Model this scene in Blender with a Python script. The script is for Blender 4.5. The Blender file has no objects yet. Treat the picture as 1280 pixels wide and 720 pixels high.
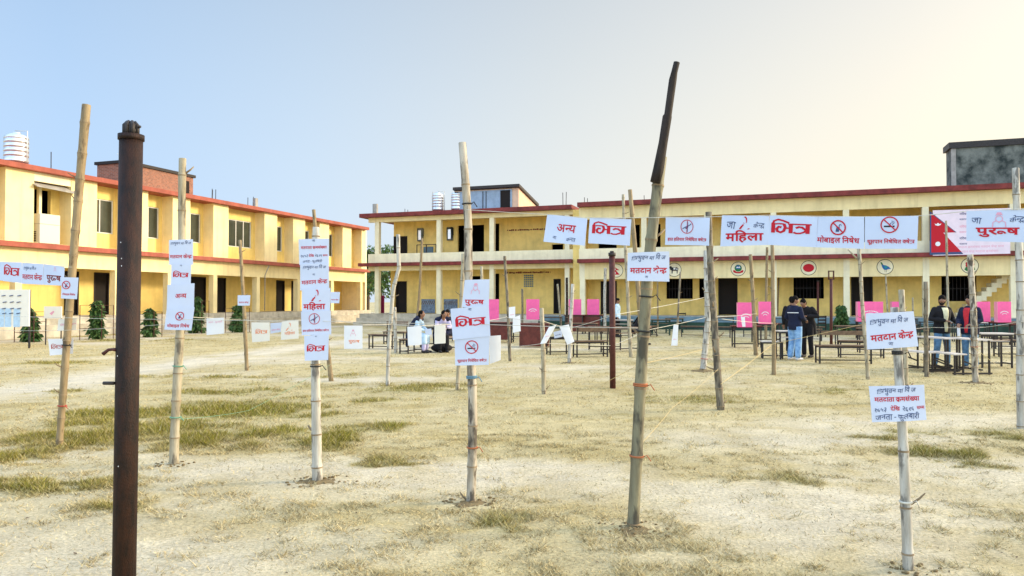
import bpy, bmesh, math, random
import numpy as np
from mathutils import Vector, Matrix, Quaternion
random.seed(7)
RNG = np.random.default_rng(11)
sc = bpy.context.scene
R = math.radians

# ------------------------------------------------------------------ camera, light, exposure
FPX = 924.0; EYE = 1.58; PITCH = math.atan(17/924.0)
cam = bpy.data.cameras.new('camera'); cam_o = bpy.data.objects.new('camera', cam)
sc.collection.objects.link(cam_o); sc.camera = cam_o
cam.sensor_width = 36; cam.lens = 36*FPX/1280; cam.clip_start = 0.05; cam.clip_end = 3000
cam_o.location = (0, 0, EYE); cam_o.rotation_euler = (R(90)+PITCH, 0, 0)

SUN_AZ = R(78)      # to the right of the view direction (+Y)
SUN_EL = R(15)
world = bpy.data.worlds.new('World'); sc.world = world; world.use_nodes = True
wn = world.node_tree; wb = wn.nodes['Background']
sky = wn.nodes.new('ShaderNodeTexSky'); sky.sky_type = 'NISHITA'; sky.sun_disc = False
sky.sun_elevation = SUN_EL; sky.sun_rotation = SUN_AZ
sky.altitude = 100; sky.air_density = 1.0; sky.dust_density = 3.0; sky.ozone_density = 1.0
# a dusty, hazy dawn: warm, milky air low down and towards the sun, over the clear sky
tcw = wn.nodes.new('ShaderNodeTexCoord')
dotn = wn.nodes.new('ShaderNodeVectorMath'); dotn.operation = 'DOT_PRODUCT'
dotn.inputs[1].default_value = (math.sin(SUN_AZ), math.cos(SUN_AZ), 0)
wn.links.new(tcw.outputs['Generated'], dotn.inputs[0])
rampa = wn.nodes.new('ShaderNodeValToRGB')
mra = wn.nodes.new('ShaderNodeMapRange'); mra.inputs['From Min'].default_value = -1; mra.inputs['From Max'].default_value = 1
wn.links.new(dotn.outputs['Value'], mra.inputs['Value']); wn.links.new(mra.outputs['Result'], rampa.inputs['Fac'])
cr = rampa.color_ramp
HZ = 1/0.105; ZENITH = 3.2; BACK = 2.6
stops = [(0.0, (0.52,0.66,0.84)), (0.34, (0.43,0.60,0.84)), (0.47, (0.54,0.66,0.80)), (0.62, (0.67,0.70,0.70)), (0.80, (0.85,0.78,0.64)), (1.0, (1.12,0.94,0.62))]
cr.elements[0].position = 0; cr.elements[0].color = (*stops[0][1], 1)
cr.elements[1].position = 1; cr.elements[1].color = (*stops[-1][1], 1)
for p, c in stops[1:-1]:
    e = cr.elements.new(p); e.color = (*c, 1)
sepw = wn.nodes.new('ShaderNodeSeparateXYZ'); wn.links.new(tcw.outputs['Generated'], sepw.inputs[0])
mrz = wn.nodes.new('ShaderNodeMapRange'); mrz.interpolation_type = 'SMOOTHSTEP'
mrz.inputs['From Min'].default_value = 0.0; mrz.inputs['From Max'].default_value = 0.62
mrz.inputs['To Min'].default_value = 0.97; mrz.inputs['To Max'].default_value = 0.45
wn.links.new(sepw.outputs['Z'], mrz.inputs['Value'])
scl = wn.nodes.new('ShaderNodeVectorMath'); scl.operation = 'SCALE'; scl.inputs['Scale'].default_value = HZ*0.63
wn.links.new(rampa.outputs['Color'], scl.inputs[0])
# unseen sky overhead, brightened to add soft fill light on the yard
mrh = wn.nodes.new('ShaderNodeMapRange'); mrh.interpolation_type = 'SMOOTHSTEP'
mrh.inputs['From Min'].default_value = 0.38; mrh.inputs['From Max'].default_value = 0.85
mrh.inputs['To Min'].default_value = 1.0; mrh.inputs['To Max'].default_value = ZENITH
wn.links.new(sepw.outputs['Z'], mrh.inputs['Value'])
mixw = wn.nodes.new('ShaderNodeMix'); mixw.data_type = 'RGBA'
wn.links.new(mrz.outputs['Result'], mixw.inputs['Factor'])
wn.links.new(sky.outputs['Color'], mixw.inputs['A']); wn.links.new(scl.outputs['Vector'], mixw.inputs['B'])
# unseen half of the sky behind the camera, brightened as added facade fill
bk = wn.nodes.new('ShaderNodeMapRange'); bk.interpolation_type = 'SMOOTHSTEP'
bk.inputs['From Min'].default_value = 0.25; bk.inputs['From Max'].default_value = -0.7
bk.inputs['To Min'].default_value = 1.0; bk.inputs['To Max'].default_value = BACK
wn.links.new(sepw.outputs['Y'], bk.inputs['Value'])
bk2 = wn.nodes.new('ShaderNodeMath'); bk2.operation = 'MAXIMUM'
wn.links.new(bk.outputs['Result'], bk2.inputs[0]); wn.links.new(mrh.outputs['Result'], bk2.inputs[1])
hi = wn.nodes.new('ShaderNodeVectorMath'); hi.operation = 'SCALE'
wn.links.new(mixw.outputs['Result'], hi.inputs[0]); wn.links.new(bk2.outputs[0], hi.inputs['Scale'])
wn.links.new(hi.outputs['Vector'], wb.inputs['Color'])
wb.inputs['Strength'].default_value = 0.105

sun = bpy.data.lights.new('sun', 'SUN'); sun.energy = 2.2; sun.angle = R(10); sun.color = (1.0, 0.86, 0.66)
sun_o = bpy.data.objects.new('sun', sun); sc.collection.objects.link(sun_o)
sd = Vector((math.sin(SUN_AZ)*math.cos(SUN_EL), math.cos(SUN_AZ)*math.cos(SUN_EL), math.sin(SUN_EL)))
sun_o.rotation_euler = sd.to_track_quat('Z', 'Y').to_euler(); sun_o.location = (60, 20, 30)
sc.view_settings.view_transform = 'Standard'; sc.view_settings.look = 'None'
sc.view_settings.exposure = 1.0; sc.view_settings.gamma = 1.0; sc.view_settings.use_curve_mapping = False
sc.cycles.max_bounces = 8; sc.cycles.diffuse_bounces = 5

# ------------------------------------------------------------------ helpers
def ray(px, py):
    x = (px-640)/FPX; z = (360-py)/FPX
    return Vector((x, math.cos(PITCH)-z*math.sin(PITCH), math.sin(PITCH)+z*math.cos(PITCH)))
def at(px, py, Y):
    v = ray(px, py); return v*(Y/v.y) + Vector((0, 0, EYE))
def gnd(px, py):
    v = ray(px, py); k = -EYE/v.z; p = v*k; return Vector((p.x, p.y, 0))

def mat(name, col, rough=0.8, var=0.0, scale=8.0, metal=0.0, col2=None, bump=0.0, bscale=40.0, stretch=None, spec=0.3, coord='Object', noise2=None):
    m = bpy.data.materials.new(name); m.use_nodes = True
    nt = m.node_tree; b = nt.nodes['Principled BSDF']
    b.inputs['Roughness'].default_value = rough; b.inputs['Metallic'].default_value = metal
    b.inputs['Specular IOR Level'].default_value = spec
    b.inputs['Base Color'].default_value = (*col, 1)
    tc = nt.nodes.new('ShaderNodeTexCoord'); src = tc.outputs[coord]
    if stretch:
        mp = nt.nodes.new('ShaderNodeMapping'); mp.inputs['Scale'].default_value = stretch
        nt.links.new(src, mp.inputs['Vector']); src = mp.outputs['Vector']
    if var > 0 or col2:
        n = nt.nodes.new('ShaderNodeTexNoise'); n.inputs['Scale'].default_value = scale
        n.inputs['Detail'].default_value = 6; n.inputs['Roughness'].default_value = 0.62
        nt.links.new(src, n.inputs['Vector'])
        cr = nt.nodes.new('ShaderNodeValToRGB')
        c2 = col2 if col2 else tuple(c*(1-var) for c in col)
        c1 = col if col2 else tuple(min(1, c*(1+var*0.5)) for c in col)
        cr.color_ramp.elements[0].position = 0.36; cr.color_ramp.elements[1].position = 0.62
        cr.color_ramp.elements[0].color = (*c2, 1); cr.color_ramp.elements[1].color = (*c1, 1)
        nt.links.new(n.outputs['Fac'], cr.inputs['Fac'])
        nt.links.new(cr.outputs['Color'], b.inputs['Base Color'])
    if bump > 0:
        n2 = nt.nodes.new('ShaderNodeTexNoise'); n2.inputs['Scale'].default_value = bscale; n2.inputs['Detail'].default_value = 4
        nt.links.new(src, n2.inputs['Vector'])
        bp = nt.nodes.new('ShaderNodeBump'); bp.inputs['Strength'].default_value = bump; bp.inputs['Distance'].default_value = 0.02
        nt.links.new(n2.outputs['Fac'], bp.inputs['Height']); nt.links.new(bp.outputs['Normal'], b.inputs['Normal'])
    return m

class MB:
    """collects shapes, becomes one mesh object"""
    def __init__(s, frame=None): s.v = []; s.f = []; s.mi = []; s.fr = frame; s.sm = []
    def add(s, vs, fs, mi=0, smooth=False):
        o = len(s.v)
        for p in vs:
            p = Vector(p); s.v.append(s.fr(p) if s.fr else p)
        for f in fs: s.f.append([o+i for i in f]); s.mi.append(mi); s.sm.append(smooth)
        return s
    def box(s, x0, x1, y0, y1, z0, z1, mi=0, M=None):
        vs = [Vector((x, y, z)) for z in (z0, z1) for y in (y0, y1) for x in (x0, x1)]
        if M: vs = [M @ p for p in vs]
        return s.add(vs, [(0,2,3,1),(4,5,7,6),(0,1,5,4),(2,6,7,3),(0,4,6,2),(1,3,7,5)], mi)
    def tube(s, pts, rad, n=8, mi=0, cap=True, smooth=True, squash=1.0):
        pts = [Vector(p) for p in pts]; rad = rad if isinstance(rad, (list, tuple)) else [rad]*len(pts)
        vs = []; fs = []
        d0 = (pts[1]-pts[0]).normalized()
        a = Vector((1, 0, 0)) if abs(d0.x) < 0.9 else Vector((0, 1, 0))
        a = (a - d0*a.dot(d0)).normalized()
        for i, p in enumerate(pts):
            d = (pts[min(i+1, len(pts)-1)] - pts[max(i-1, 0)])
            d = d.normalized() if d.length > 1e-9 else d0
            a = (a - d*a.dot(d)).normalized(); b = d.cross(a)
            for k in range(n):
                t = 2*math.pi*k/n
                vs.append(p + (a*math.cos(t) + b*math.sin(t)*squash)*rad[i])
        for i in range(len(pts)-1):
            for k in range(n):
                k2 = (k+1) % n
                fs.append((i*n+k, i*n+k2, (i+1)*n+k2, (i+1)*n+k))
        if cap:
            fs.append(tuple(range(n-1, -1, -1))); fs.append(tuple((len(pts)-1)*n+k for k in range(n)))
        return s.add(vs, fs, mi, smooth)
    def bar(s, p, q, w, mi=0, h=None):
        """square section bar between two points"""
        p = Vector(p); q = Vector(q); d = (q-p).normalized(); h = h or w
        up = Vector((0, 0, 1)) if abs(d.z) < 0.95 else Vector((0, 1, 0))
        a = d.cross(up).normalized(); b = a.cross(d)
        vs = [c + a*(sx*w/2) + b*(sz*h/2) for c in (p, q) for sx, sz in ((-1,-1),(1,-1),(1,1),(-1,1))]
        return s.add(vs, [(3,2,1,0),(4,5,6,7),(0,1,5,4),(1,2,6,5),(2,3,7,6),(3,0,4,7)], mi)
    def ell(s, c, r, nu=14, nv=9, mi=0, M=None, deform=None):
        vs = []; fs = []
        for j in range(nv+1):
            ph = math.pi*j/nv
            for i in range(nu):
                t = 2*math.pi*i/nu
                p = Vector((r[0]*math.sin(ph)*math.cos(t), r[1]*math.sin(ph)*math.sin(t), r[2]*math.cos(ph)))
                if deform: p = deform(p)
                if M: p = M @ p
                vs.append(p + Vector(c))
        for j in range(nv):
            for i in range(nu):
                i2 = (i+1) % nu
                fs.append((j*nu+i, (j+1)*nu+i, (j+1)*nu+i2, j*nu+i2))
        return s.add(vs, fs, mi, True)
    def build(s, name, mats, parent=None, loc=None, merge=False):
        me = bpy.data.meshes.new(name)
        off = Vector(loc) if loc is not None else Vector((0, 0, 0))
        me.from_pydata([tuple(p-off) for p in s.v], [], s.f)
        if not isinstance(mats, (list, tuple)): mats = [mats]
        for m in mats: me.materials.append(m)
        me.polygons.foreach_set('material_index', s.mi)
        me.polygons.foreach_set('use_smooth', s.sm)
        me.update()
        bm = bmesh.new(); bm.from_mesh(me)
        if merge: bmesh.ops.remove_doubles(bm, verts=bm.verts, dist=1e-5)
        bmesh.ops.recalc_face_normals(bm, faces=bm.faces); bm.to_mesh(me); bm.free()
        o = bpy.data.objects.new(name, me); sc.collection.objects.link(o)
        if loc is not None: o.location = loc
        if parent: o.parent = parent
        return o

def tag(o, label=None, cat=None, group=None, kind=None):
    if label: o['label'] = label
    if cat: o['category'] = cat
    if group: o['group'] = group
    if kind: o['kind'] = kind
    return o
def empty(name, loc, label, cat, group=None, rz=0):
    o = bpy.data.objects.new(name, None); sc.collection.objects.link(o)
    o.location = loc; o.rotation_euler = (0, 0, rz); o.empty_display_size = 0.2
    return tag(o, label, cat, group)
def kids(o): return [c for c in sc.collection.objects if c.parent == o]
def copy_tree(o, parent=None):
    c = o.copy(); sc.collection.objects.link(c)
    if parent: c.parent = parent
    for ch in kids(o): copy_tree(ch, c)
    return c

# value noise for the ground, shared by soil colour and grass
_P = RNG.random((64, 64))
def vnoise(x, y, s):
    x = np.asarray(x)/s; y = np.asarray(y)/s
    xi = np.floor(x).astype(int); yi = np.floor(y).astype(int); fx = x-xi; fy = y-yi
    fx = fx*fx*(3-2*fx); fy = fy*fy*(3-2*fy)
    g = lambda a, b: _P[a % 64, b % 64]
    return (g(xi,yi)*(1-fx)+g(xi+1,yi)*fx)*(1-fy) + (g(xi,yi+1)*(1-fx)+g(xi+1,yi+1)*fx)*fy
def fbm(x, y, s, o=4):
    r = 0; a = 0.5
    for i in range(o): r = r + a*vnoise(x+17.3*i, y-9.1*i, s/2**i); a *= 0.5
    return r

# ------------------------------------------------------------------ materials
M = {}
M['yellow'] = mat('yellow_plaster', (0.82,0.61,0.20), 0.85, 0.10, 1.3, bump=0.05)
M['yellow_deep'] = mat('deep_yellow_plaster', (0.70,0.47,0.09), 0.85, 0.12, 1.1, bump=0.05)
M['cream'] = mat('cream_plaster', (0.86,0.77,0.52), 0.85, 0.10, 1.6, bump=0.05)
M['yellow_pale'] = mat('pale_yellow_plaster', (0.85,0.70,0.37), 0.85, 0.09, 1.2, bump=0.05)
M['olive'] = mat('ochre_plaster', (0.93,0.68,0.22), 0.85, 0.15, 1.2, bump=0.05)
M['maroon'] = mat('maroon_paint', (0.20,0.035,0.03), 0.7, 0.35, 2.5)
M['brickred'] = mat('red_oxide_paint', (0.34,0.09,0.058), 0.75, 0.2, 2.0)
M['soffit'] = mat('ceiling_plaster', (0.70,0.60,0.38), 0.9, 0.15, 1.0)
M['dark'] = mat('interior_shade', (0.018,0.014,0.012), 0.9)  # near-black base colour carries the shade of unlit interiors
M['darkwood'] = mat('dark_brown_door', (0.016,0.010,0.008), 0.6, 0.3, 6)
M['plinth'] = mat('weathered_cement', (0.50,0.45,0.35), 0.9, 0.3, 1.6, bump=0.15)
M['plinth_blue'] = mat('faded_blue_paint', (0.15,0.23,0.27), 0.8, 0.25, 2.0)
M['plinth_green'] = mat('dark_green_paint', (0.025,0.06,0.04), 0.8, 0.3, 2.0)
M['frame_white'] = mat('white_window_frame', (0.62,0.62,0.58), 0.5, 0.08, 6)
M['glass'] = mat('dark_window_glass', (0.05,0.06,0.045), 0.12, 0.2, 1.5, spec=0.6)
M['steel_dark'] = mat('dark_steel', (0.035,0.028,0.025), 0.5, 0.3, 12)
M['steel_tank'] = mat('stainless_tank', (0.72,0.74,0.76), 0.28, 0.08, 6, metal=0.85)
M['concrete_dark'] = mat('blackened_concrete', (0.20,0.215,0.185), 0.9, 0, 1.5, col2=(0.03,0.04,0.036), bump=0.2)
M['concrete'] = mat('grey_concrete', (0.36,0.34,0.30), 0.9, 0.25, 2.5, bump=0.15)
def bamboo_mat(name, c1, c2, c3, thr=0.56, sc_=1.0, rough=0.65):
    """weathered culm: streaked skin, grey blotches, dark mould specks"""
    m = mat(name, c1, rough, 0, 5*sc_, col2=c2, stretch=(3.5,3.5,0.55), bump=0.18, bscale=28)
    nt = m.node_tree; b = nt.nodes['Principled BSDF']; src = b.inputs['Base Color'].links[0].from_socket
    tc = nt.nodes.new('ShaderNodeTexCoord'); mp = nt.nodes.new('ShaderNodeMapping'); mp.inputs['Scale'].default_value = (1.6,1.6,0.5)
    n = nt.nodes.new('ShaderNodeTexNoise'); n.inputs['Scale'].default_value = 10*sc_; n.inputs['Detail'].default_value = 6; n.inputs['Roughness'].default_value = 0.55
    nt.links.new(tc.outputs['Object'], mp.inputs['Vector']); nt.links.new(mp.outputs['Vector'], n.inputs['Vector'])
    mr = nt.nodes.new('ShaderNodeMapRange'); mr.inputs['From Min'].default_value = thr; mr.inputs['From Max'].default_value = thr+0.10; mr.inputs['To Max'].default_value = 0.88
    nt.links.new(n.outputs['Fac'], mr.inputs['Value'])
    mx = nt.nodes.new('ShaderNodeMix'); mx.data_type = 'RGBA'; mx.inputs['B'].default_value = (*c3, 1)
    nt.links.new(mr.outputs['Result'], mx.inputs['Factor']); nt.links.new(src, mx.inputs['A']); nt.links.new(mx.outputs['Result'], b.inputs['Base Color'])
    return m
M['bamboo'] = bamboo_mat('tan_bamboo', (0.32,0.235,0.125), (0.20,0.145,0.075), (0.10,0.07,0.04), 0.56)
M['bamboo_pale'] = bamboo_mat('pale_bamboo', (0.44,0.385,0.27), (0.28,0.23,0.14), (0.12,0.10,0.07), 0.54)
M['bamboo_white'] = bamboo_mat('bleached_bamboo', (0.56,0.53,0.45), (0.34,0.31,0.25), (0.12,0.11,0.095), 0.53)
M['bamboo_grey'] = bamboo_mat('weathered_grey_bamboo', (0.25,0.21,0.14), (0.13,0.105,0.07), (0.05,0.04,0.03), 0.50)
M['bamboo_mottled'] = bamboo_mat('mottled_bamboo', (0.50,0.44,0.34), (0.27,0.22,0.15), (0.05,0.038,0.028), 0.485, 1.0)
M['bamboo_olive'] = bamboo_mat('olive_bamboo', (0.26,0.235,0.14), (0.16,0.14,0.085), (0.055,0.048,0.034), 0.50, 0.9)
M['bamboo_dark'] = mat('blackened_bamboo', (0.028,0.02,0.015), 0.8, 0.5, 8, stretch=(4,4,0.7), bump=0.15)
M['node'] = mat('bamboo_joint', (0.26,0.19,0.11), 0.8, 0.4, 20)
M['rust'] = mat('rusted_iron', (0.032,0.0115,0.006), 0.6, 0, 18, col2=(0.010,0.005,0.004), stretch=(2,2,0.7), bump=0.35, bscale=150, spec=0.3)
M['rust_red'] = mat('red_oxide_iron', (0.085,0.025,0.02), 0.6, 0.3, 14, bump=0.1)
M['paper'] = mat('bluish_white_paper', (0.565,0.63,0.765), 0.75, 0.035, 5)
M['paper_warm'] = mat('cream_paper', (0.80,0.76,0.66), 0.75, 0.03, 5)
M['paper_white'] = mat('white_paper', (0.80,0.80,0.80), 0.75, 0.03, 5)
M['ink_red'] = mat('red_ink', (0.50,0.010,0.022), 0.7)
M['ink_blue'] = mat('dark_blue_ink', (0.05,0.075,0.17), 0.7)
M['ink_black'] = mat('black_ink', (0.02,0.02,0.025), 0.7)
M['ink_orange'] = mat('orange_ink', (0.80,0.30,0.16), 0.7)
M['ink_pink'] = mat('pink_ink', (0.75,0.35,0.45), 0.7)
M['rope_white'] = mat('pale_rope', (0.62,0.58,0.48), 0.8, 0.2, 20)
M['rope_yellow'] = mat('yellow_string', (0.62,0.46,0.20), 0.7)
M['rope_green'] = mat('green_string', (0.16,0.34,0.22), 0.7)
M['tie_orange'] = mat('orange_string', (0.40,0.13,0.05), 0.7)
M['tie_blue'] = mat('blue_string', (0.12,0.24,0.32), 0.7)
M['tie_red'] = mat('red_string', (0.45,0.06,0.04), 0.7)
M['tie_black'] = mat('black_wire', (0.02,0.02,0.02), 0.6)
M['pink'] = mat('pink_plastic_board', (0.86,0.13,0.34), 0.55, 0.10, 3)
M['pink_light'] = mat('pale_pink_board', (0.90,0.32,0.42), 0.55, 0.08, 3)
M['white_paint'] = mat('white_paint', (0.78,0.78,0.78), 0.6)
M['wood'] = mat('brown_wood_board', (0.17,0.105,0.06), 0.6, 0.35, 9, stretch=(1,6,1))
M['wood_pale'] = mat('pale_laminate_board', (0.66,0.58,0.50), 0.5, 0.12, 6)
M['wood_maroon'] = mat('maroon_table_board', (0.13,0.028,0.018), 0.5, 0.3, 6)
M['denim_light'] = mat('light_blue_denim', (0.30,0.50,0.72), 0.9, 0, 9, col2=(0.13,0.27,0.52))
M['denim'] = mat('blue_denim', (0.10,0.21,0.34), 0.9, 0.4, 10)
M['navy'] = mat('navy_cloth', (0.010,0.014,0.038), 0.9, 0.2, 10)
M['black_cloth'] = mat('black_cloth', (0.010,0.009,0.011), 0.9, 0.2, 10)
M['skin'] = mat('brown_skin', (0.27,0.135,0.08), 0.55, 0.08, 20)
M['hair'] = mat('black_hair', (0.008,0.006,0.005), 0.8, spec=0.1)
M['beard'] = mat('black_beard', (0.012,0.008,0.006), 0.8)
M['lavender'] = mat('lavender_cloth', (0.50,0.46,0.66), 0.9, 0.12, 10)
M['blue_cloth'] = mat('pale_blue_cloth', (0.46,0.62,0.76), 0.9, 0.12, 10)
M['shirt'] = mat('pale_yellow_shirt', (0.70,0.66,0.42), 0.9, 0.1, 10)
M['shirt_blue'] = mat('pale_blue_shirt', (0.55,0.70,0.80), 0.9, 0.15, 12)
M['royal'] = mat('royal_blue_cloth', (0.05,0.14,0.50), 0.9, 0.15, 12)
M['red_cloth'] = mat('red_cloth', (0.55,0.03,0.04), 0.9, 0.15, 12)
M['maroon_cloth'] = mat('maroon_cloth', (0.20,0.01,0.05), 0.9, 0.25, 8)
M['shoe'] = mat('dark_shoe', (0.02,0.018,0.02), 0.6)
M['shoe_pale'] = mat('pale_shoe', (0.55,0.55,0.55), 0.6)
M['leaf'] = mat('dark_green_leaf', (0.045,0.105,0.025), 0.6, 0.45, 6)
M['leaf2'] = mat('mid_green_leaf', (0.085,0.145,0.035), 0.6, 0.45, 6)
M['twig'] = mat('brown_bark', (0.10,0.07,0.045), 0.9, 0.3, 10)
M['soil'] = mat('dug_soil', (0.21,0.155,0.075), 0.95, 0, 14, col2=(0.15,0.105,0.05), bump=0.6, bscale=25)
M['stone_tile'] = mat('blue_grey_panel', (0.20,0.27,0.36), 0.7, 0.4, 8)

def brick_mat():
    m = mat('bare_brick', (0.42,0.2,0.12), 0.9); nt = m.node_tree; b = nt.nodes['Principled BSDF']
    tc = nt.nodes.new('ShaderNodeTexCoord'); mp = nt.nodes.new('ShaderNodeMapping'); mp.inputs['Rotation'].default_value = (R(90), 0, 0)
    br = nt.nodes.new('ShaderNodeTexBrick'); br.inputs['Scale'].default_value = 3.2
    br.inputs['Color1'].default_value = (0.34,0.14,0.085,1); br.inputs['Color2'].default_value = (0.21,0.09,0.06,1); br.inputs['Mortar'].default_value = (0.30,0.23,0.18,1)
    sx = nt.nodes.new('ShaderNodeSeparateXYZ'); cx = nt.nodes.new('ShaderNodeCombineXYZ'); ad = nt.nodes.new('ShaderNodeMath')
    nt.links.new(tc.outputs['Object'], sx.inputs[0]); nt.links.new(sx.outputs['X'], ad.inputs[0]); nt.links.new(sx.outputs['Y'], ad.inputs[1])
    nt.links.new(ad.outputs[0], cx.inputs['X']); nt.links.new(sx.outputs['Z'], cx.inputs['Y'])
    nt.links.new(cx.outputs[0], br.inputs['Vector']); nt.links.new(br.outputs['Color'], b.inputs['Base Color'])
    return m
M['brick'] = brick_mat()
def streaks(m, dark=0.62, amt=0.38, z0=0.0):
    """rain streaks and grime, running down the plaster"""
    nt = m.node_tree; b = nt.nodes['Principled BSDF']
    link = b.inputs['Base Color'].links; src = link[0].from_socket if link else None
    tc = nt.nodes.new('ShaderNodeTexCoord'); mp = nt.nodes.new('ShaderNodeMapping'); mp.inputs['Scale'].default_value = (2.2, 2.2, 0.16)
    n = nt.nodes.new('ShaderNodeTexNoise'); n.inputs['Scale'].default_value = 1.5; n.inputs['Detail'].default_value = 7; n.inputs['Roughness'].default_value = 0.65
    nt.links.new(tc.outputs['Object'], mp.inputs['Vector']); nt.links.new(mp.outputs['Vector'], n.inputs['Vector'])
    mr = nt.nodes.new('ShaderNodeMapRange'); mr.inputs['From Min'].default_value = 0.49; mr.inputs['From Max'].default_value = 0.74; mr.inputs['To Max'].default_value = amt
    nt.links.new(n.outputs['Fac'], mr.inputs['Value'])
    mx = nt.nodes.new('ShaderNodeMix'); mx.data_type = 'RGBA'; mx.blend_type = 'MULTIPLY'
    mx.inputs['B'].default_value = (dark, dark*0.95, dark*0.85, 1)
    nt.links.new(mr.outputs['Result'], mx.inputs['Factor']); nt.links.new(src, mx.inputs['A']); nt.links.new(mx.outputs['Result'], b.inputs['Base Color'])
for k in ('yellow', 'yellow_deep', 'cream', 'yellow_pale', 'olive', 'plinth', 'maroon', 'brickred'): streaks(M[k])
# ------------------------------------------------------------------ ground and grass
def patch(px, py, rx, ry, w=1.0):
    g = gnd(px, py); a = gnd(px, py-ry); b = gnd(px, py+ry)
    return (g.x, g.y, rx/FPX*g.y, max(0.25, (a.y-b.y)/2), w)
GREEN = [patch(*p) for p in [(300,512,110,13,1.0),(150,520,90,12,.8),(110,548,80,12,.75),(250,550,60,12,.7),(420,548,42,14,.95),(490,535,22,6,.9),
    (60,602,90,16,.7),(120,640,60,10,.35),(30,570,60,10,.5),(340,545,70,12,.8),(200,535,90,16,.7),(290,490,70,6,.6),(380,520,50,8,.6),(480,580,50,8,.35),(640,650,50,16,.45),(1190,572,60,14,.55),(1140,545,70,10,.4),(1240,545,50,8,.5),
    (930,515,90,8,.3),(1050,490,40,5,.5),(850,500,90,8,.35),(520,486,90,6,.5),(480,500,60,6,.45),(60,418,120,3,.9),(60,455,60,2.5,.6),(240,470,90,3,.5),(70,490,30,3,.5),
    (700,520,120,8,.25),(380,480,90,6,.45),(560,410,90,3,.3),(790,672,60,8,.3),(860,690,80,14,.25),(1000,600,70,10,.2),(200,445,90,3,.35),(450,470,60,4,.5),(180,425,110,3,.4)]]
def seg_dist(x, y, pts):
    d = np.full(np.shape(x), 1e9)
    for (ax, ay), (bx, by) in zip(pts[:-1], pts[1:]):
        vx, vy = bx-ax, by-ay; t = np.clip(((x-ax)*vx+(y-ay)*vy)/(vx*vx+vy*vy), 0, 1)
        d = np.minimum(d, np.hypot(x-ax-t*vx, y-ay-t*vy))
    return d
PATH = [tuple(gnd(*p)[:2]) for p in [(-260,520),(40,487),(180,462),(300,445),(420,428),(560,418)]]
PATH2 = [tuple(gnd(*p)[:2]) for p in [(-100,432),(200,418),(420,408)]]
def fields(x, y):
    n1 = fbm(x, y*1.6, 2.2); n2 = fbm(x+31, y+7, 0.55); n3 = fbm(x-50, y*2.2+3, 6.0); n4 = fbm(x+9, y*1.5-20, 0.22)
    g = np.zeros(np.shape(x))
    for cx, cy, rx, ry, w in GREEN:
        q = ((x-cx)/rx)**2 + ((y-cy)/ry)**2
        g = np.maximum(g, w*np.exp(-q*0.9))
    n5 = fbm(x+77, y*1.3+12, 0.9, 3)
    g = np.clip((g*1.45 + (n2-0.47)*1.5 + (n4-0.47)*1.3 + (n5-0.43)*1.0 - 0.34)*1.45, 0, 1)*np.clip(g*3.0, 0, 1)
    d = np.minimum(seg_dist(x, y, PATH)/1.3, seg_dist(x, y, PATH2)/1.6)
    bare = np.clip(1.25-d, 0, 1)
    bare = np.maximum(bare, np.clip((n3*0.7+n1*0.5-0.56)*4.0, 0, 1)*0.85) * (1-np.clip(g*2.5, 0, 1))
    return g, np.clip(bare, 0, 1), n1, n2, n3, n4
def soilcol(x, y):
    g, b, n1, n2, n3, n4 = fields(x, y)
    straw = np.array([.53,.44,.235]); pale = np.array([.64,.565,.42]); green = np.array([.27,.235,.045]); umber = np.array([.33,.245,.08])
    c = straw[None]*(1-b[:,None]) + pale[None]*b[:,None]
    gg = np.clip(g*1.05, 0, 1)[:,None]; c = c*(1-gg) + green[None]*gg
    u = np.clip((n2-0.50)*4.0+(n4-0.47)*2.6, 0, 0.5)[:,None]*(1-b[:,None]*0.6); c = c*(1-u) + umber[None]*u
    c = c*(0.74+0.54*n4)[:,None]
    return np.clip(c, 0, 1), g, b
def gheight(x, y):
    return (fbm(x, y, 1.1, 3)-0.45)*0.035 + (fbm(x+40, y, 5.0, 2)-0.4)*0.05*np.clip((40-np.hypot(x,y))/10, 0, 1)
def grow(a, b, s0, k):
    out = [a]; s = s0
    while out[-1] < b: out.append(out[-1]+s); s *= k
    return out
xp = list(np.arange(0, 9, .09)) + grow(9, 1500, .12, 1.07)
xs = np.array(sorted(set([-v for v in xp] + xp)))
ys = np.array([-900, -300, -100, -40, -15, -6, -2, 0, 1, 2] + list(np.arange(2.6, 12, .07)) + grow(12, 1600, .09, 1.035))
GX, GY = np.meshgrid(xs, ys); gx = GX.ravel(); gy = GY.ravel(); gz = gheight(gx, gy)
nx, ny = len(xs), len(ys)
idx = np.arange(nx*ny).reshape(ny, nx)
quads = np.stack([idx[:-1,:-1], idx[:-1,1:], idx[1:,1:], idx[1:,:-1]], -1).reshape(-1, 4)
def raw_mesh(name, co, faces, k, col=None, m=None, smooth=False):
    me = bpy.data.meshes.new(name)
    me.vertices.add(len(co)); me.vertices.foreach_set('co', np.asarray(co, np.float32).ravel())
    nf = len(faces); me.loops.add(nf*k); me.loops.foreach_set('vertex_index', np.asarray(faces, np.int32).ravel())
    me.polygons.add(nf); me.polygons.foreach_set('loop_start', np.arange(0, nf*k, k, dtype=np.int32)); 
    me.polygons.foreach_set('use_smooth', np.full(nf, smooth))
    me.update(calc_edges=True)
    if col is not None:
        a = me.color_attributes.new('tint', 'FLOAT_COLOR', 'POINT')
        a.data.foreach_set('color', np.concatenate([col, np.ones((len(col), 1))], 1).astype(np.float32).ravel())
    if m: me.materials.append(m)
    o = bpy.data.objects.new(name, me); sc.collection.objects.link(o); return o
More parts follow.
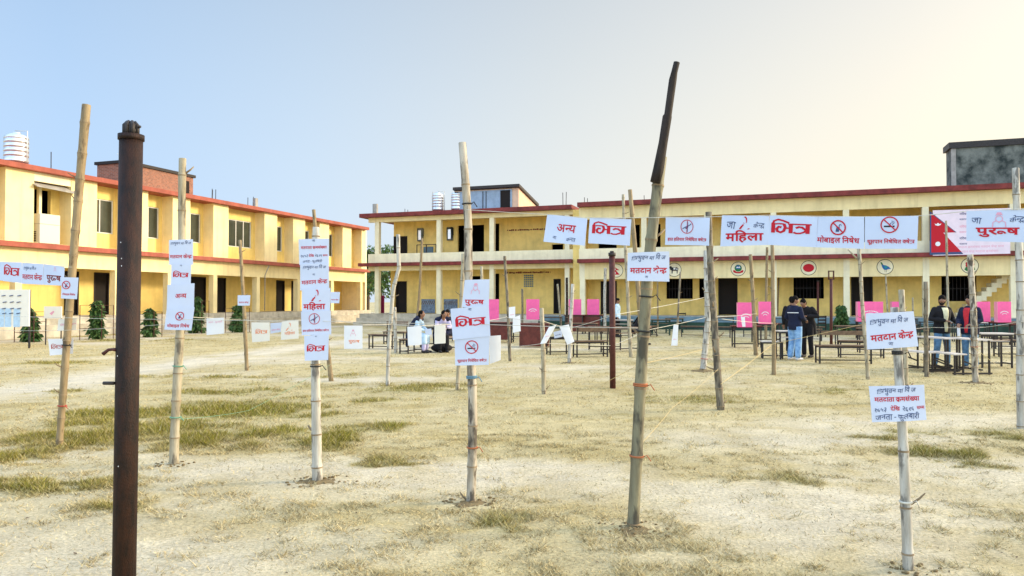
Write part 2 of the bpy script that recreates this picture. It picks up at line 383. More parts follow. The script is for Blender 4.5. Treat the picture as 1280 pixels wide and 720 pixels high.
def tint_mat(name, rough=0.95, bump=0.0, fine=0.3, transl=0.0):
    m = bpy.data.materials.new(name); m.use_nodes = True; nt = m.node_tree; b = nt.nodes['Principled BSDF']
    b.inputs['Roughness'].default_value = rough; b.inputs['Specular IOR Level'].default_value = 0.15
    at_ = nt.nodes.new('ShaderNodeAttribute'); at_.attribute_name = 'tint'
    if fine:
        tc = nt.nodes.new('ShaderNodeTexCoord'); n = nt.nodes.new('ShaderNodeTexNoise'); n.inputs['Scale'].default_value = 38; n.inputs['Detail'].default_value = 8; n.inputs['Roughness'].default_value = 0.7
        nt.links.new(tc.outputs['Object'], n.inputs['Vector'])
        mr = nt.nodes.new('ShaderNodeMapRange'); mr.inputs['From Min'].default_value = .25; mr.inputs['From Max'].default_value = .75
        mr.inputs['To Min'].default_value = 1-fine; mr.inputs['To Max'].default_value = 1+fine*0.7; nt.links.new(n.outputs['Fac'], mr.inputs['Value'])
        sc_ = nt.nodes.new('ShaderNodeVectorMath'); sc_.operation = 'SCALE'; nt.links.new(at_.outputs['Color'], sc_.inputs[0]); nt.links.new(mr.outputs['Result'], sc_.inputs['Scale'])
        nt.links.new(sc_.outputs['Vector'], b.inputs['Base Color'])
        bp = nt.nodes.new('ShaderNodeBump'); bp.inputs['Strength'].default_value = bump; bp.inputs['Distance'].default_value = 0.02
        nt.links.new(n.outputs['Fac'], bp.inputs['Height']); nt.links.new(bp.outputs['Normal'], b.inputs['Normal'])
    else: nt.links.new(at_.outputs['Color'], b.inputs['Base Color'])
    return m
sc_col, _, _ = soilcol(gx, gy)
ground = raw_mesh('ground', np.stack([gx, gy, gz], 1), quads, 4, sc_col, tint_mat('dry_soil_and_straw', bump=0.9, fine=0.5), True)
tag(ground, kind='structure')
def zg(x, y): return float(gheight(np.array([x]), np.array([y]))[0])

def grass(n):
    y = np.where(RNG.random(n) < .3, 3.3+5.5*RNG.random(n), 3.3*np.exp(RNG.random(n)*math.log(40/3.3))); x = (RNG.random(n)*2-1)*(y*0.74+0.8)
    col, g, b = soilcol(x, y)
    clump = fbm(x+3, y+5, 0.16, 2)
    keep = RNG.random(n) < np.clip(0.30 + 0.9*g + 1.2*(clump-0.4) - 0.55*b, 0.03, 1)
    x, y, col, g, b = x[keep], y[keep], col[keep], g[keep], b[keep]; n = len(x)
    h = (0.012+0.026*RNG.random(n))*(0.7+0.9*np.clip((clump[keep]-.35)*4,0,1)) + g*(0.02+0.075*RNG.random(n))
    w = 0.0016*(1+y/7)*(0.7+0.8*RNG.random(n))
    th = RNG.random(n)*2*math.pi; lean = (0.6+1.4*RNG.random(n))*(1-0.45*g)*h
    ph = RNG.random(n)*2*math.pi
    z = gheight(x, y)-0.002
    p = np.zeros((n, 3, 3))
    p[:,0] = np.stack([x-w*np.cos(th), y-w*np.sin(th), z], 1); p[:,1] = np.stack([x+w*np.cos(th), y+w*np.sin(th), z], 1)
    p[:,2] = np.stack([x+lean*np.cos(ph), y+lean*np.sin(ph), z+h*(0.5+0.5*RNG.random(n))], 1)
    dry = np.array([.58,.475,.25]); gr = np.array([.25,.235,.03]); gold = np.array([.38,.27,.075])
    k = np.clip(g*1.25, 0, 1)*(RNG.random(n) < 0.75)
    k2 = (RNG.random(n) < 0.25)[:,None]
    c = dry[None]*(1-k[:,None]) + gr[None]*k[:,None]
    c = np.where(k2, c*0.4+gold[None]*0.6, c)
    c = c*0.75 + col*0.25
    c = c*(0.38+1.0*RNG.random(n))[:,None]
    col3 = np.repeat(c, 3, 0)
    o = raw_mesh('grass', p.reshape(-1, 3), np.arange(n*3).reshape(-1, 3), 3, col3, tint_mat('dry_grass_blade', fine=0))
    tag(o, 'short dry straw and green grass growing over the school yard', 'grass', kind='stuff')
grass(1600000)
# loose bits on the ground: dry leaves, small clods
def debris():
    mb = MB()
    for i in range(260):
        if i < 190:
            y = 3.6*math.exp(random.random()*math.log(3.5)); x = (random.random()*2-1)*y*.7
        else:
            bx = random.choice([(790,662),(800,672),(588,632),(397,606)]); g_ = gnd(*bx); x = g_.x+random.gauss(0,.16); y = g_.y+random.gauss(0,.13)
        s = random.uniform(.005,.015); a = random.random()*6.28
        z = zg(x, y)+.004; c, s2 = math.cos(a)*s, math.sin(a)*s
        mb.add([(x-c*1.6,y-s2*1.6,z),(x+s2*.6,y-c*.6,z+.003),(x+c*1.6,y+s2*1.6,z+.008*random.random()),(x-s2*.6,y+c*.6,z+.004)], [(0,1,2,3)], random.choice([0,0,1]))
    tag(mb.build('dry_leaves', [M['twig'], M['soil']]), 'scattered dry brown leaf bits lying on the straw coloured ground', 'leaf litter', kind='stuff')
debris()
# ------------------------------------------------------------------ buildings
CA, SA = math.cos(R(19.1)), math.sin(R(19.1))
class Fr:
    """frame on a facade: u along it, d into the building, z up"""
    def __init__(s, o, u, n): s.o = Vector((*o, 0)); s.u = Vector((*u, 0)); s.n = Vector((*n, 0))
    def __call__(s, p): return s.o + s.u*p[0] - s.n*p[1] + Vector((0, 0, p[2]))
    def on(s, px, d=0.0):
        r = ray(px, 377); o = s.o - s.n*d; det = s.u.x*(-r.y) + r.x*s.u.y
        return (-o.x*(-r.y) + (-r.x)*(o.y))/det if False else ((o.y*r.x - o.x*r.y)/(s.u.x*r.y - s.u.y*r.x))
FM = Fr((10.0, 42.0), (CA, -SA), (-SA, -CA))
FL = Fr((-21.8, 31.5), (SA, CA), (CA, -SA))
# u-axis of FL runs away from the camera
def wall_open(fr, name, m, parent, u0, u1, z0, z1, d, th, holes):
    """a wall with openings (ua, ub, za, zb), built of butted boxes"""
    mb = MB(fr); us = sorted({u0, u1, *[h[0] for h in holes], *[h[1] for h in holes]}); 
    for a, b in zip(us[:-1], us[1:]):
        hs = sorted([h for h in holes if h[0] <= a+1e-6 and h[1] >= b-1e-6], key=lambda h: h[2]); z = z0
        for h in hs:
            if h[2] > z+1e-4: mb.box(a, b, d, d+th, z, h[2])
            z = h[3]
        if z < z1-1e-4: mb.box(a, b, d, d+th, z, z1)
    bm_fix = mb.build(name, m, parent, merge=False); return bm_fix
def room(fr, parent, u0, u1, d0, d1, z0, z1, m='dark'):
    mb = MB(fr)  # floor, ceiling, sides and back of a room, its shade put into the colour
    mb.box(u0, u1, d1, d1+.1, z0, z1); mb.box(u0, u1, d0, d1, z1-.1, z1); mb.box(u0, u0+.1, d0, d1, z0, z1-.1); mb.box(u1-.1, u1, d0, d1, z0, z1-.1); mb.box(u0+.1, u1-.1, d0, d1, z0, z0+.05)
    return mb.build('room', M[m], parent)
def window(fr, parent, u0, u1, z0, z1, d, nsash=2, bars=False, mf='frame_white'):
    f = MB(fr); w = .055
    f.box(u0, u0+w, d-.04, d+.03, z0, z1); f.box(u1-w, u1, d-.04, d+.03, z0, z1)
    f.box(u0+w, u1-w, d-.04, d+.03, z0, z0+w); f.box(u0+w, u1-w, d-.04, d+.03, z1-w, z1)
    for i in range(1, nsash):
        u = u0+(u1-u0)*i/nsash; f.box(u-.03, u+.03, d-.03, d+.025, z0+w, z1-w)
    if bars:
        for i in range(1, 9): z = z0+(z1-z0)*i/9; f.box(u0+w, u1-w, d-.015, d-.003, z-.008, z+.008)
    o = f.build('window', M[mf], parent)
    g = MB(fr); g.box(u0+w, u1-w, d+.004, d+.012, z0+w, z1-w); g.build('pane', M['glass'], o)
    c = MB(fr); c.box(u0+w, u0+w+(u1-u0)*.22, d+.05, d+.06, z0+w, z1-w); c.build('curtain', M['plinth'], o)
    return o
def door_leaf(fr, parent, u0, u1, z0, z1, d, open_=True):
    f = MB(fr); w = .07
    f.box(u0, u0+w, d-.03, d+.1, z0, z1); f.box(u1-w, u1, d-.03, d+.1, z0, z1); f.box(u0+w, u1-w, d-.03, d+.1, z1-w, z1)
    o = f.build('door', M['darkwood'], parent)
    l = MB(fr); l.box(u0+w, u1-w, d+.09, d+.12, z0, z1-w); l.build('door_panel', M['dark'], o)
    return o

# ---------- main two-storey school block across the yard
main = empty('school_building', FM((0, 0, 0)), 'long cream two storey school block with maroon roof edge across the back of the yard', 'school building')
main['label'] = 'long cream two storey school block with maroon roof edge and round emblems across the back'
def P(mb, name, m, par, **k):
    o = mb.build(name, m); o.parent = par; o.matrix_parent_inverse = Matrix.Translation(-par.location); return o
class Part:   # keeps the children in world coordinates under a moved empty
    pass
def fix(par):
    def rec(o):
        for c in kids(o):
            c.matrix_parent_inverse = o_inv(o); rec(c)
    def o_inv(o): return Matrix.Translation(-o.location) if o == par else Matrix.Identity(4)
    rec(par)
COLS = [-6.15, -2.49, 1.06, 4.60, 8.25, 12.0, 15.88, 19.7, 23.5]
UE = 27.0
D2 = 2.3       # depth of the veranda
def section(u0, u1, dz, cols, zt, zo, zp, zl, zb, first):
    """dz: set-back of the facade plane, zt roof top, zo opening top, zp parapet top, zl ledge top, zb lower beam bottom"""
    d = dz
    mb = MB(FM); mb.box(u0-.45 if first else u0, u1, d-.45, d+7.5, zt-.26, zt); mb.build('roof_slab', M['maroon'], main)
    mb = MB(FM); mb.box(u0, u1, d, d+.25, zo, zt-.26); mb.build('upper_beam', M['yellow_pale'], main)
    mb = MB(FM); mb.box(u0, u1, d-.02, d+.14, zl, zp); mb.build('parapet', M['cream'], main)
    mb = MB(FM); mb.box(u0-.5 if first else u0, u1, d-.50, d+.0, zl-.22, zl-.003); mb.box(u0, u1, d, d+D2, zl-.22, zl-.003); mb.build('ledge', M['maroon'], main)
    mb = MB(FM); mb.box(u0, u1, d+.26, d+D2, zl-.30, zl-.223); mb.box(u0, u1, d+.26, d+D2, zt-.34, zt-.263); mb.build('ceiling', M['soffit'], main)
    mb = MB(FM); mb.box(u0, u1, d+.003, d+.25, zb, zl-.223); mb.build('lower_beam', M['yellow_pale'], main)
    for c in cols:
        mb = MB(FM); mb.box(c-.15, c+.15, d-.012, d+.30, .78, zb-.003); mb.build('column', M['cream'], main)
        mb = MB(FM); mb.box(c-.15, c+.15, d-.012, d+.30, zp+.003, zo-.003); mb.build('column', M['cream'], main)
        mb = MB(FM); mb.box(c-.15, c+.15, d-.018, d-.0, zb, zl-.235); mb.build('pilaster', M['cream'], main)
section(-21.2, -6.95, 1.0, [-20.9+.35, -16.0, -12.3, -7.35], 7.48, 6.92, 4.78, 4.16, 3.64, True)
section(-6.35, UE, 0.0, COLS, 7.45, 6.47, 4.72, 4.09, 2.90, False)
# the joint between the two sections
mb = MB(FM); mb.box(-6.947, -6.353, .9, 7, 0, 7.2); mb.build('stair_joint', M['olive'], main)
# back walls of the verandas with doors, windows and dark openings
def mpx(px, d): return FM.on(px, d)
h1u = [(mpx(492,3.3), mpx(509,3.3), 4.1, 6.15), (mpx(572,3.3), mpx(605,3.3), 4.1, 6.75), (mpx(616,3.3), mpx(624,3.3), 4.1, 6.8), (mpx(690,3.3), mpx(704,3.3), 4.6, 5.3)]
h1l = [(mpx(495,3.3), mpx(508.5,3.3), .8, 3.0), (mpx(575,3.3), mpx(603,3.3), .8, 3.3), (mpx(615,3.3), mpx(624,3.3), .8, 3.45), (mpx(692,3.3), mpx(701,3.3), .8, 3.05)]
wall_open(FM, 'back_wall', M['olive'], main, -18.9, -6.95, 4.16, 7.2, 3.3, .2, h1u)
wall_open(FM, 'back_wall', M['olive'], main, -18.9, -6.95, .78, 3.9, 3.3, .2, h1l)
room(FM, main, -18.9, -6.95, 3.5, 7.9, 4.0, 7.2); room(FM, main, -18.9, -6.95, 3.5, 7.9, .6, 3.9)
h2u = [(mpx(a,D2), mpx(b,D2), z0, z1) for a, b, z0, z1 in [(748,771,4.1,5.5),(792,800,4.1,6.3),(812,826,4.1,6.3),(905,922,4.1,6.3),(928,948,4.9,6.3),(985,1010,4.9,6.3),(1020,1040,4.1,6.3),(1072,1092,4.1,6.3),(1110,1140,4.9,6.3),(1180,1205,4.9,6.3),(1225,1245,4.1,6.3)]]
h2l = [(mpx(a,D2), mpx(b,D2), z0, z1) for a, b, z0, z1 in [(751,771,.8,2.85),(833,866,1.75,2.95),(874,882,1.75,2.95),(898,922,.8,2.95),(992,1030,1.75,2.95),(1064,1091,.8,2.95),(1177,1221,1.6,2.95)]]
h2l += [(19.0, 20.2, .8, 2.9), (21.5, 23.0, 1.7, 2.9)]
wall_open(FM, 'back_wall', M['olive'], main, -6.35, UE, 4.09, 7.1, D2, .2, h2u)
wall_open(FM, 'back_wall', M['olive'], main, -6.35, UE, .78, 3.85, D2, .2, h2l)
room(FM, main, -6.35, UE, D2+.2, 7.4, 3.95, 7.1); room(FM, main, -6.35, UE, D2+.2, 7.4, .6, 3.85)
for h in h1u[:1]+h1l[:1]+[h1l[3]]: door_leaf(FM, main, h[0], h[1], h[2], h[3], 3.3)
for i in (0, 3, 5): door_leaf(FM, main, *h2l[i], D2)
for i in (1, 4, 6):
    h = h2l[i]; f = MB(FM)
    for k in range(1, 9): u = h[0]+(h[1]-h[0])*k/9; f.box(u-.012, u+.012, D2+.05, D2+.075, h[2], h[3])
    f.box(h[0], h[1], D2+.08, D2+.1, (h[2]+h[3])/2-.02, (h[2]+h[3])/2+.02); f.build('window_grille', M['steel_dark'], main)
# faded ventilation jali, wall shields and lettering band in the first section
mb = MB(FM)
u = mpx(661,3.3)
for k in range(5):
    for j in range(6): mb.box(u-.32+k*.135, u-.23+k*.135, 3.25, 3.297, 2.55+j*.14, 2.64+j*.14)
mb.build('ventilation_grille', M['plinth_blue'], main)
for z, x0, x1 in ((6.28,634,688),(3.46,633,688)):
    mb = MB(FM); u0, u1 = mpx(x0,3.3), mpx(x1,3.3); u = u0
    while u < u1:
        w = random.uniform(.05,.16); mb.box(u, min(u+w,u1), 3.285, 3.297, z+random.uniform(-.03,0), z+random.uniform(.06,.1)); u += w+random.choice([.02,.02,.06])
    mb.build('wall_lettering', M['maroon'], main)
for px in (526, 563):
    u = mpx(px,3.3); mb = MB(FM); mb.box(u-.2,u+.2,3.12,3.29,5.75,6.65); mb.box(u-.23,u+.23,3.16,3.297,6.1,6.6)
    o = mb.build('wall_shield', M['concrete_dark'], main); g = MB(FM); g.box(u-.1,u+.1,3.09,3.117,5.85,6.5); g.build('grille', M['steel_tank'], o)
# mosaic panels on the lower wall
for x0, x1 in ((527,544),(555,572)):
    mb = MB(FM); mb.box(mpx(x0,3.3), mpx(x1,3.3), 3.26, 3.297, .8, 1.75); o = mb.build('painted_panel', M['stone_tile'], main)
    mb = MB(FM)
    for k in range(14):
        u = mpx(x0,3.3)+(mpx(x1,3.3)-mpx(x0,3.3))*(k+.5)/14; mb.box(u-.025,u+.025,3.245,3.257,1.38+.12*(k%2),1.5+.12*(k%2))
    mb.build('pattern', M['wood'], o)
# end wall of the first section is an open bay: the columns of its far side
mb = MB(FM); mb.box(-21.05+.35,-20.75+.35, 3.2, 3.5, .78, 3.9); mb.build('column', M['yellow'], main)
mb = MB(FM); mb.box(-18.95,-18.903, 3.3, 8, .78, 7.2); mb.build('end_wall', M['yellow'], main)
# upstairs desk frames
mb = MB(FM); u0, u1 = mpx(521,2), mpx(545,2)
for u in (u0,(u0+u1)/2,u1): mb.bar(FM((0,0,0))*0+Vector((u,2.0,4.16)), Vector((u,2.0,5.4)), .05)
mb.bar((u0,2,5.4),(u1,2,5.4),.05); mb.build('desk_frame', M['steel_dark'], main)
mb = MB(FM); mb.box(mpx(530,2.6), mpx(542,2.6), 2.5, 2.55, 4.2, 5.3); mb.build('stored_board', M['plinth_blue'], main)
# plinth: cement steps in the first section, painted bands in the second
mb = MB(FM); mb.box(-21.6,-6.36,.55,8.6,-.2,.775); mb.box(-21.6,-6.36,.15,.547,-.2,.50); mb.box(-21.6,-6.36,-.25,.147,-.2,.25); mb.build('plinth', M['plinth'], main)
mb = MB(FM); mb.box(-6.355,UE,-.25,7.4,-.2,.775); mb.build('plinth', M['plinth'], main)
mb = MB(FM); mb.box(-8.8,UE,-.30,-.253,.42,.74); mb.build('blue_band', M['plinth_blue'], main)
mb = MB(FM); mb.box(-8.8,UE,-.33,-.253,-.1,.417); mb.build('green_band', M['plinth_green'], main)
# staircase seen in the right-hand bays
mb = MB(FM)
us, ue = mpx(1194,1.2), mpx(1276,1.2)
for k in range(13):
    a = us+(ue-us)*k/13; b = us+(ue-us)*(k+1)/13
    mb.box(a, b, .9, 1.9, max(.78, .78+.22*k-.25), .78+.22*(k+1))
mb.build('staircase', M['cream'], main)
mb = MB(FM); mb.box(ue, ue+2.5, .9, D2-.01, 3.55, 3.64); mb.build('stair_landing', M['cream'], main)

# round painted emblems on the lower beam
def disc(mb, u, z, r, d, mi=0, n=36, a0=0, sz=1.0):
    mb.add([(u+r*math.cos(a0+2*math.pi*k/n), d, z+r*sz*math.sin(a0+2*math.pi*k/n)) for k in range(n)], [tuple(range(n))], mi)
def ringf(mb, u, z, r0, r1, d, mi=0, n=40):
    vs = []; 
    for k in range(n):
        t = 2*math.pi*k/n; vs += [(u+r0*math.cos(t), d, z+r0*math.sin(t)), (u+r1*math.cos(t), d, z+r1*math.sin(t))]
    mb.add(vs, [(2*k, 2*k+1, (2*k+3) % (2*n), (2*k+2) % (2*n)) for k in range(n)], mi)
def poly(mb, pts, d, mi=0, c=(0,0), s=1.0):
    mb.add([(c[0]+x*s, d, c[1]+y*s) for x, y in pts], [tuple(range(len(pts)))], mi)
EMB = {'flag': 770.6, 'cow': 843, 'arms': 923, 'red': 1011, 'bird': 1106.7, 'flower': 1212.7}
EMAT = [M['cream'], M['ink_black'], M['ink_red'], mat('emblem_green', (.03,.17,.05),.7), mat('emblem_blue',(.03,.13,.34),.7), mat('emblem_white',(.75,.75,.7),.7), mat('emblem_teal',(.02,.26,.28),.7)]
for k, px in EMB.items():
    u = FM.on(px, 0); z = 3.40; mb = MB(FM); d = -.004; r = .40
    disc(mb, u, z, r, d, 0); ringf(mb, u, z, r*.93, r, d-.003, 1)
    o = mb.build('emblem', EMAT, main)
    mb = MB(FM); d = -.011; c = (u, z)
    if k == 'flag':
        poly(mb, [(-.45,.65),(.45,.05),(-.05,.05),(-.45,.05)], d, 2, c, r); poly(mb, [(-.45,.05),(-.1,.05),(.5,-.6),(-.45,-.6)], d, 2, c, r)
        disc(mb, u-.2*r, z+.2*r, .1*r, d-.003, 5); disc(mb, u-.2*r, z-.35*r, .12*r, d-.003, 5)
    elif k == 'cow':
        poly(mb, [(-.55,.15),(-.3,.35),(.4,.35),(.6,.15),(.5,-.1),(.45,-.55),(.35,-.55),(.32,-.15),(-.2,-.15),(-.25,-.55),(-.36,-.55),(-.38,-.1),(-.6,0)], d, 1, c, r)
        disc(mb, u-.5*r, z+.32*r, .2*r, d-.003, 1); poly(mb, [(-.1,.3),(.2,.3),(.15,.02),(-.12,.05)], d-.003, 5, c, r); poly(mb, [(.3,.2),(.5,.15),(.42,-.05),(.3,0)], d-.003, 5, c, r)
    elif k == 'arms':
        disc(mb, u, z+.1*r, .48*r, d, 3); disc(mb, u, z+.18*r, .32*r, d-.003, 4); poly(mb, [(-.3,.12),(-.1,.34),(.02,.2),(.14,.38),(.32,.12)], d-.006, 5, c, r)
        poly(mb, [(-.3,0),(.3,0),(.2,-.25),(-.2,-.25)], d-.006, 3, c, r)
        poly(mb, [(-.72,-.25),(-.55,-.15),(-.2,-.42),(.2,-.42),(.55,-.15),(.72,-.25),(.6,-.5),(.2,-.62),(-.2,-.62),(-.6,-.5)], d-.009, 2, c, r)
    elif k == 'red': disc(mb, u, z, .70*r, d, 2, sz=.78)
    elif k == 'bird':
        poly(mb, [(-.55,.6),(-.4,.62),(-.3,.45),(-.2,.25),(.1,.2),(.45,0),(.72,-.3),(.4,-.3),(.1,-.42),(-.15,-.35),(-.32,-.1),(-.42,.25)], d, 4, c, r)
        poly(mb, [(-.55,.6),(-.4,.62),(-.3,.45),(-.24,.3),(-.40,.25)], d-.003, 3, c, r); poly(mb, [(-.1,.18),(.2,.1),(.3,-.1),(0,-.25)], d-.003, 6, c, r)
        for q in (-.05,.12): poly(mb, [(q,-.38),(q+.04,-.38),(q+.06,-.72),(q+.02,-.72)], d, 1, c, r)
    else:
        for q in range(7): a = q*2*math.pi/7; disc(mb, u+.3*r*math.cos(a), z+.15*r+.3*r*math.sin(a), .2*r, d-.0005*q, 2, 14)
        disc(mb, u, z+.15*r, .2*r, d-.006, 2)
        for sx in (-1,1): poly(mb, [(0,-.2),(sx*.45,-.15),(sx*.6,-.5),(sx*.3,-.72),(sx*.08,-.5)], d-.004, 3, c, r)
    mb.build('emblem_picture', EMAT, o)

# rooftop rooms
mb = MB(FM); u0, u1 = mpx(1191,3), mpx(1191,3)+9; mb.box(u0,u1,3.0,4.2,7.453,9.95); rr = mb.build('rooftop_room', M['concrete_dark'], main)
mb = MB(FM); mb.box(u0-.12,u1+.2,2.9,4.4,9.953,10.28); mb.build('room_slab', M['steel_dark'], rr)
mb = MB(FM); mb.box(u0-.01,u0+.22,2.97,2.998,7.46,9.94); mb.build('corner_pier', M['concrete'], rr)
mb = MB(FM); u0, u1 = mpx(575,5), -11.5; zt=9.25
mb.add([(u0,4,7.483),(u1,4,7.483),(u1,4,zt),(u0,4,zt),(u0,7.9,7.483),(u1,7.9,7.483),(u1,7.9,8.5),(u0,7.9,8.5)], [(0,1,2,3),(1,5,6,2),(5,4,7,6),(4,0,3,7),(3,2,6,7),(0,4,5,1)])
rr = mb.build('stair_room', mat('pale_pink_plaster',(.72,.50,.34),.9,.1,3), main)
mb = MB(FM); mb.box(u0,u1-.45,3.94,3.997,7.5,9.15); mb.build('tin_sheet', mat('blue_grey_sheet',(.30,.40,.50),.5,.15,3), rr)
mb = MB(FM); mb.box(mpx(626,4),mpx(638,4),3.9,3.937,7.5,9.1); mb.build('doorway', M['dark'], rr)
for px in (604,608): 
    u = mpx(px,4); mb = MB(FM); mb.box(u-.02,u+.02,3.9,3.937,7.5,9.1); mb.build('sheet_joint', M['steel_dark'], rr)
mb = MB(FM); a = zt+.02
mb.add([(u0,3.7,a),(u1+.15,3.7,a),(u1+.15,8.2,8.49),(u0,8.2,8.49),(u0,3.7,a+.18),(u1+.15,3.7,a+.18),(u1+.15,8.2,8.67),(u0,8.2,8.67)], [(0,1,2,3),(4,7,6,5),(0,4,5,1),(1,5,6,2),(2,6,7,3),(3,7,4,0)])
mb.build('room_slab', M['steel_dark'], rr)
fix(main)

def tank(fr, u, d, z, r, h, label, nm='water_tank'):
    c = fr((u, d, z)); t = empty(nm, c, label, 'water tank', 'steel water tanks on the roofs')
    mb = MB(); n = 22
    prof = [(r*.9,.0),(r,.05)]
    for k in range(5):
        z0 = .08+(h*.8-.08)*k/5; z1 = .08+(h*.8-.08)*(k+1)/5
        prof += [(r,z0),(r,z1-.07),(r*.955,z1-.05),(r*.955,z1-.02)]
    prof += [(r,h*.8),(r*.95,h*.87),(r*.7,h*.94),(r*.35,h*.97)]
    vs = []; fs = []
    for (rr_, zz) in prof:
        for k in range(n): vs.append((rr_*math.cos(2*math.pi*k/n), rr_*math.sin(2*math.pi*k/n), zz))
    for i in range(len(prof)-1):
        for k in range(n): fs.append((i*n+k,i*n+(k+1)%n,(i+1)*n+(k+1)%n,(i+1)*n+k))
    fs.append(tuple((len(prof)-1)*n+k for k in range(n))); fs.append(tuple(range(n-1,-1,-1)))
    mb.add(vs, fs, 0, True); mb.build('tank_body', M['steel_tank'], t)
    mb = MB(); mb.tube([(0,0,h*.97),(0,0,h+.02)], r*.35, 14); mb.build('lid', M['steel_tank'], t)
    mb = MB(); mb.tube([(r+.06,-.1,0),(r+.06,-.1,h*1.05),(0,-.1,h*1.06)], .025, 6); mb.build('pipe', M['frame_white'], t)
    mb = MB()
    for a in range(4): mb.bar((r*.8*math.cos(a*1.57+.5), r*.8*math.sin(a*1.57+.5), 0),(r*.8*math.cos(a*1.57+.5), r*.8*math.sin(a*1.57+.5), -.48), .08)
    mb.build('foot', M['steel_dark'], t); return t
tank(FM, mpx(547,4.2), 4.2, 7.95, .42, 1.28, 'silver steel water tank standing by a pipe, nearer the roof corner of the back block')
tank(FM, mpx(571,4.2), 4.2, 7.95, .42, 1.28, 'silver steel water tank beside the blue rooftop room of the back block')
mb = MB(FM); u = mpx(547,4.1)-.15; mb.tube([(u,3.6,7.48),(u,3.6,9.2)], .025, 6); o = mb.build('roof_pipe', M['concrete'], loc=FM((u,3.6,7.48))); tag(o, 'thin bare pipe standing up beside the silver tanks on the back block', 'pipe')

# ---------- left two-storey block
left = empty('classroom_block', FL((0, 0, 0)), 'yellow two storey classroom block with red roof edge running down the left side', 'school building')
ZT, ZLg, ZB, ZPL = 7.60, 4.17, 3.15, .90
U0, U1 = -9.0, 30.2
mb = MB(FL); mb.box(U0,U1,-.35,8,ZT-.22,ZT); mb.build('roof_slab', M['brickred'], left)
mb = MB(FL); mb.box(U0,U1,-.45,-.003,ZLg-.22,ZLg); mb.build('ledge', M['brickred'], left)
mb = MB(FL); mb.box(U0,U1,0,2.6,ZLg-.22,ZLg-.003); mb.build('floor_slab', M['soffit'], left)
mb = MB(FL); mb.box(U0,U1,.002,.28,ZB,ZLg-.223); mb.build('lower_beam', M['yellow_pale'], left)
panels = [(-9,-7.9),(-5.2,-3.9),(-2.0,-1.75),(.16,1.47),(3.33,4.75),(6.6,7.89),(9.6,10.91),(12.76,14.05),(17.44,18.76),(20.52,21.91),(23.7,24.93),(26.79,28.06),(29.6,30.2)]
RD = .74
for a, b in panels:
    mb = MB(FL); mb.box(a,b,0,RD,ZLg+.003,ZT-.223); mb.build('wall_panel', M['yellow_pale'], left)
gaps = [(panels[i][1], panels[i+1][0]) for i in range(len(panels)-1)]
holes = []
for a, b in gaps:
    w = b-a; c = (a+b)/2
    if abs(a-1.47) < .01: holes.append((a+.3, b-.45, ZLg+.05, 6.75)); continue
    ww = w-.30 if w < 2.5 else w-.6
    holes.append((c-ww/2-.05, c+ww/2-.05, 5.02, 6.74))
wall_open(FL, 'recessed_wall', M['yellow'], left, U0, U1, ZLg, ZT-.223, RD, .2, holes)
for h in holes:
    if h[2] > 4.5: window(FL, left, *h, RD+.10, 4 if h[1]-h[0] > 2 else 2)
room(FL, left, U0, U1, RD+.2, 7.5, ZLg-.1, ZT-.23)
for (a, b) in gaps:
    mb = MB(FL); mb.box(a+.003,b-.003,.05,RD-.003,ZLg-.0+.001,ZLg+.05); mb.build('sill', M['yellow_pale'], left)
# the balcony bay with an awning and a white cabinet
mb = MB(FL); mb.box(1.48,3.32,.02,.16,6.98,7.377); mb.build('bay_beam', M['cream'], left)
mb = MB(FL); mb.add([(1.4,-.25,6.70),(3.5,-.25,6.62),(3.5,.4,6.96),(1.4,.4,6.98),(1.4,-.25,6.74),(3.5,-.25,6.66),(3.5,.4,7.0),(1.4,.4,7.02)], [(0,1,2,3),(4,7,6,5),(0,4,5,1),(1,5,6,2),(2,6,7,3),(3,7,4,0)]); mb.build('awning', M['concrete'], left)
mb = MB(FL); mb.box(2.15,2.28,.55,.7,4.2,6.95); mb.build('post', M['cream'], left)
mb = MB(FL); mb.box(1.75,2.75,-.02,.75,ZLg+.053,5.55); o = mb.build('white_cabinet', mat('cream_white_metal',(.62,.59,.47),.6), left)
mb = MB(FL)
for k in range(6): mb.box(1.738,1.748,.2,.55,4.3+k*.08,4.35+k*.08)
mb.build('grille', M['steel_dark'], o)
mb = MB(FL); mb.box(1.74,2.76,-.03,.76,5.08,5.1); mb.build('seam', M['concrete'], o)
# lower floor: columns, back wall with doors
for u in (-6.2,-2.7,.8,6.0,9.45,12.95,16.85,21.2,25.4,29.6):
    mb = MB(FL); mb.box(u-.16,u+.16,-.008,.34,ZPL+.003,ZB-.003); mb.build('column', M['yellow_pale'], left)
lp = lambda px: FL.on(px, 2.2)
lh = [(lp(a), lp(b), ZPL, ZPL+2.2) for a, b in [(80,98),(117,136),(238,257),(271.5,282),(345,355.5),(364,375)]]
lh += [(lp(30)-.3, lp(30)+.3, 2.0, 2.1)]
lh = [h for h in lh if h[1]-h[0] > .2]
wall_open(FL, 'back_wall', M['yellow'], left, U0, U1, ZPL, ZLg-.22, 2.2, .2, lh)
for h in lh[:6]: door_leaf(FL, left, *h, 2.2)
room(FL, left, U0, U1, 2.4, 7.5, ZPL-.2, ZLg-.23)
mb = MB(FL); mb.box(26.2,26.4,.5,2.19,ZPL+.003,ZLg-.23); mb.build('cross_wall', M['olive'], left)
mb = MB(FL); mb.box(U0,U1,-.5,8,-.2,ZPL); mb.box(U0,U1,-.95,-.503,-.2,.55); mb.build('plinth', M['plinth'], left)
mb = MB(FL); mb.box(U1+.003,U1+.2,0,8,0,ZT-.223); mb.build('end_wall', M['cream'], left)
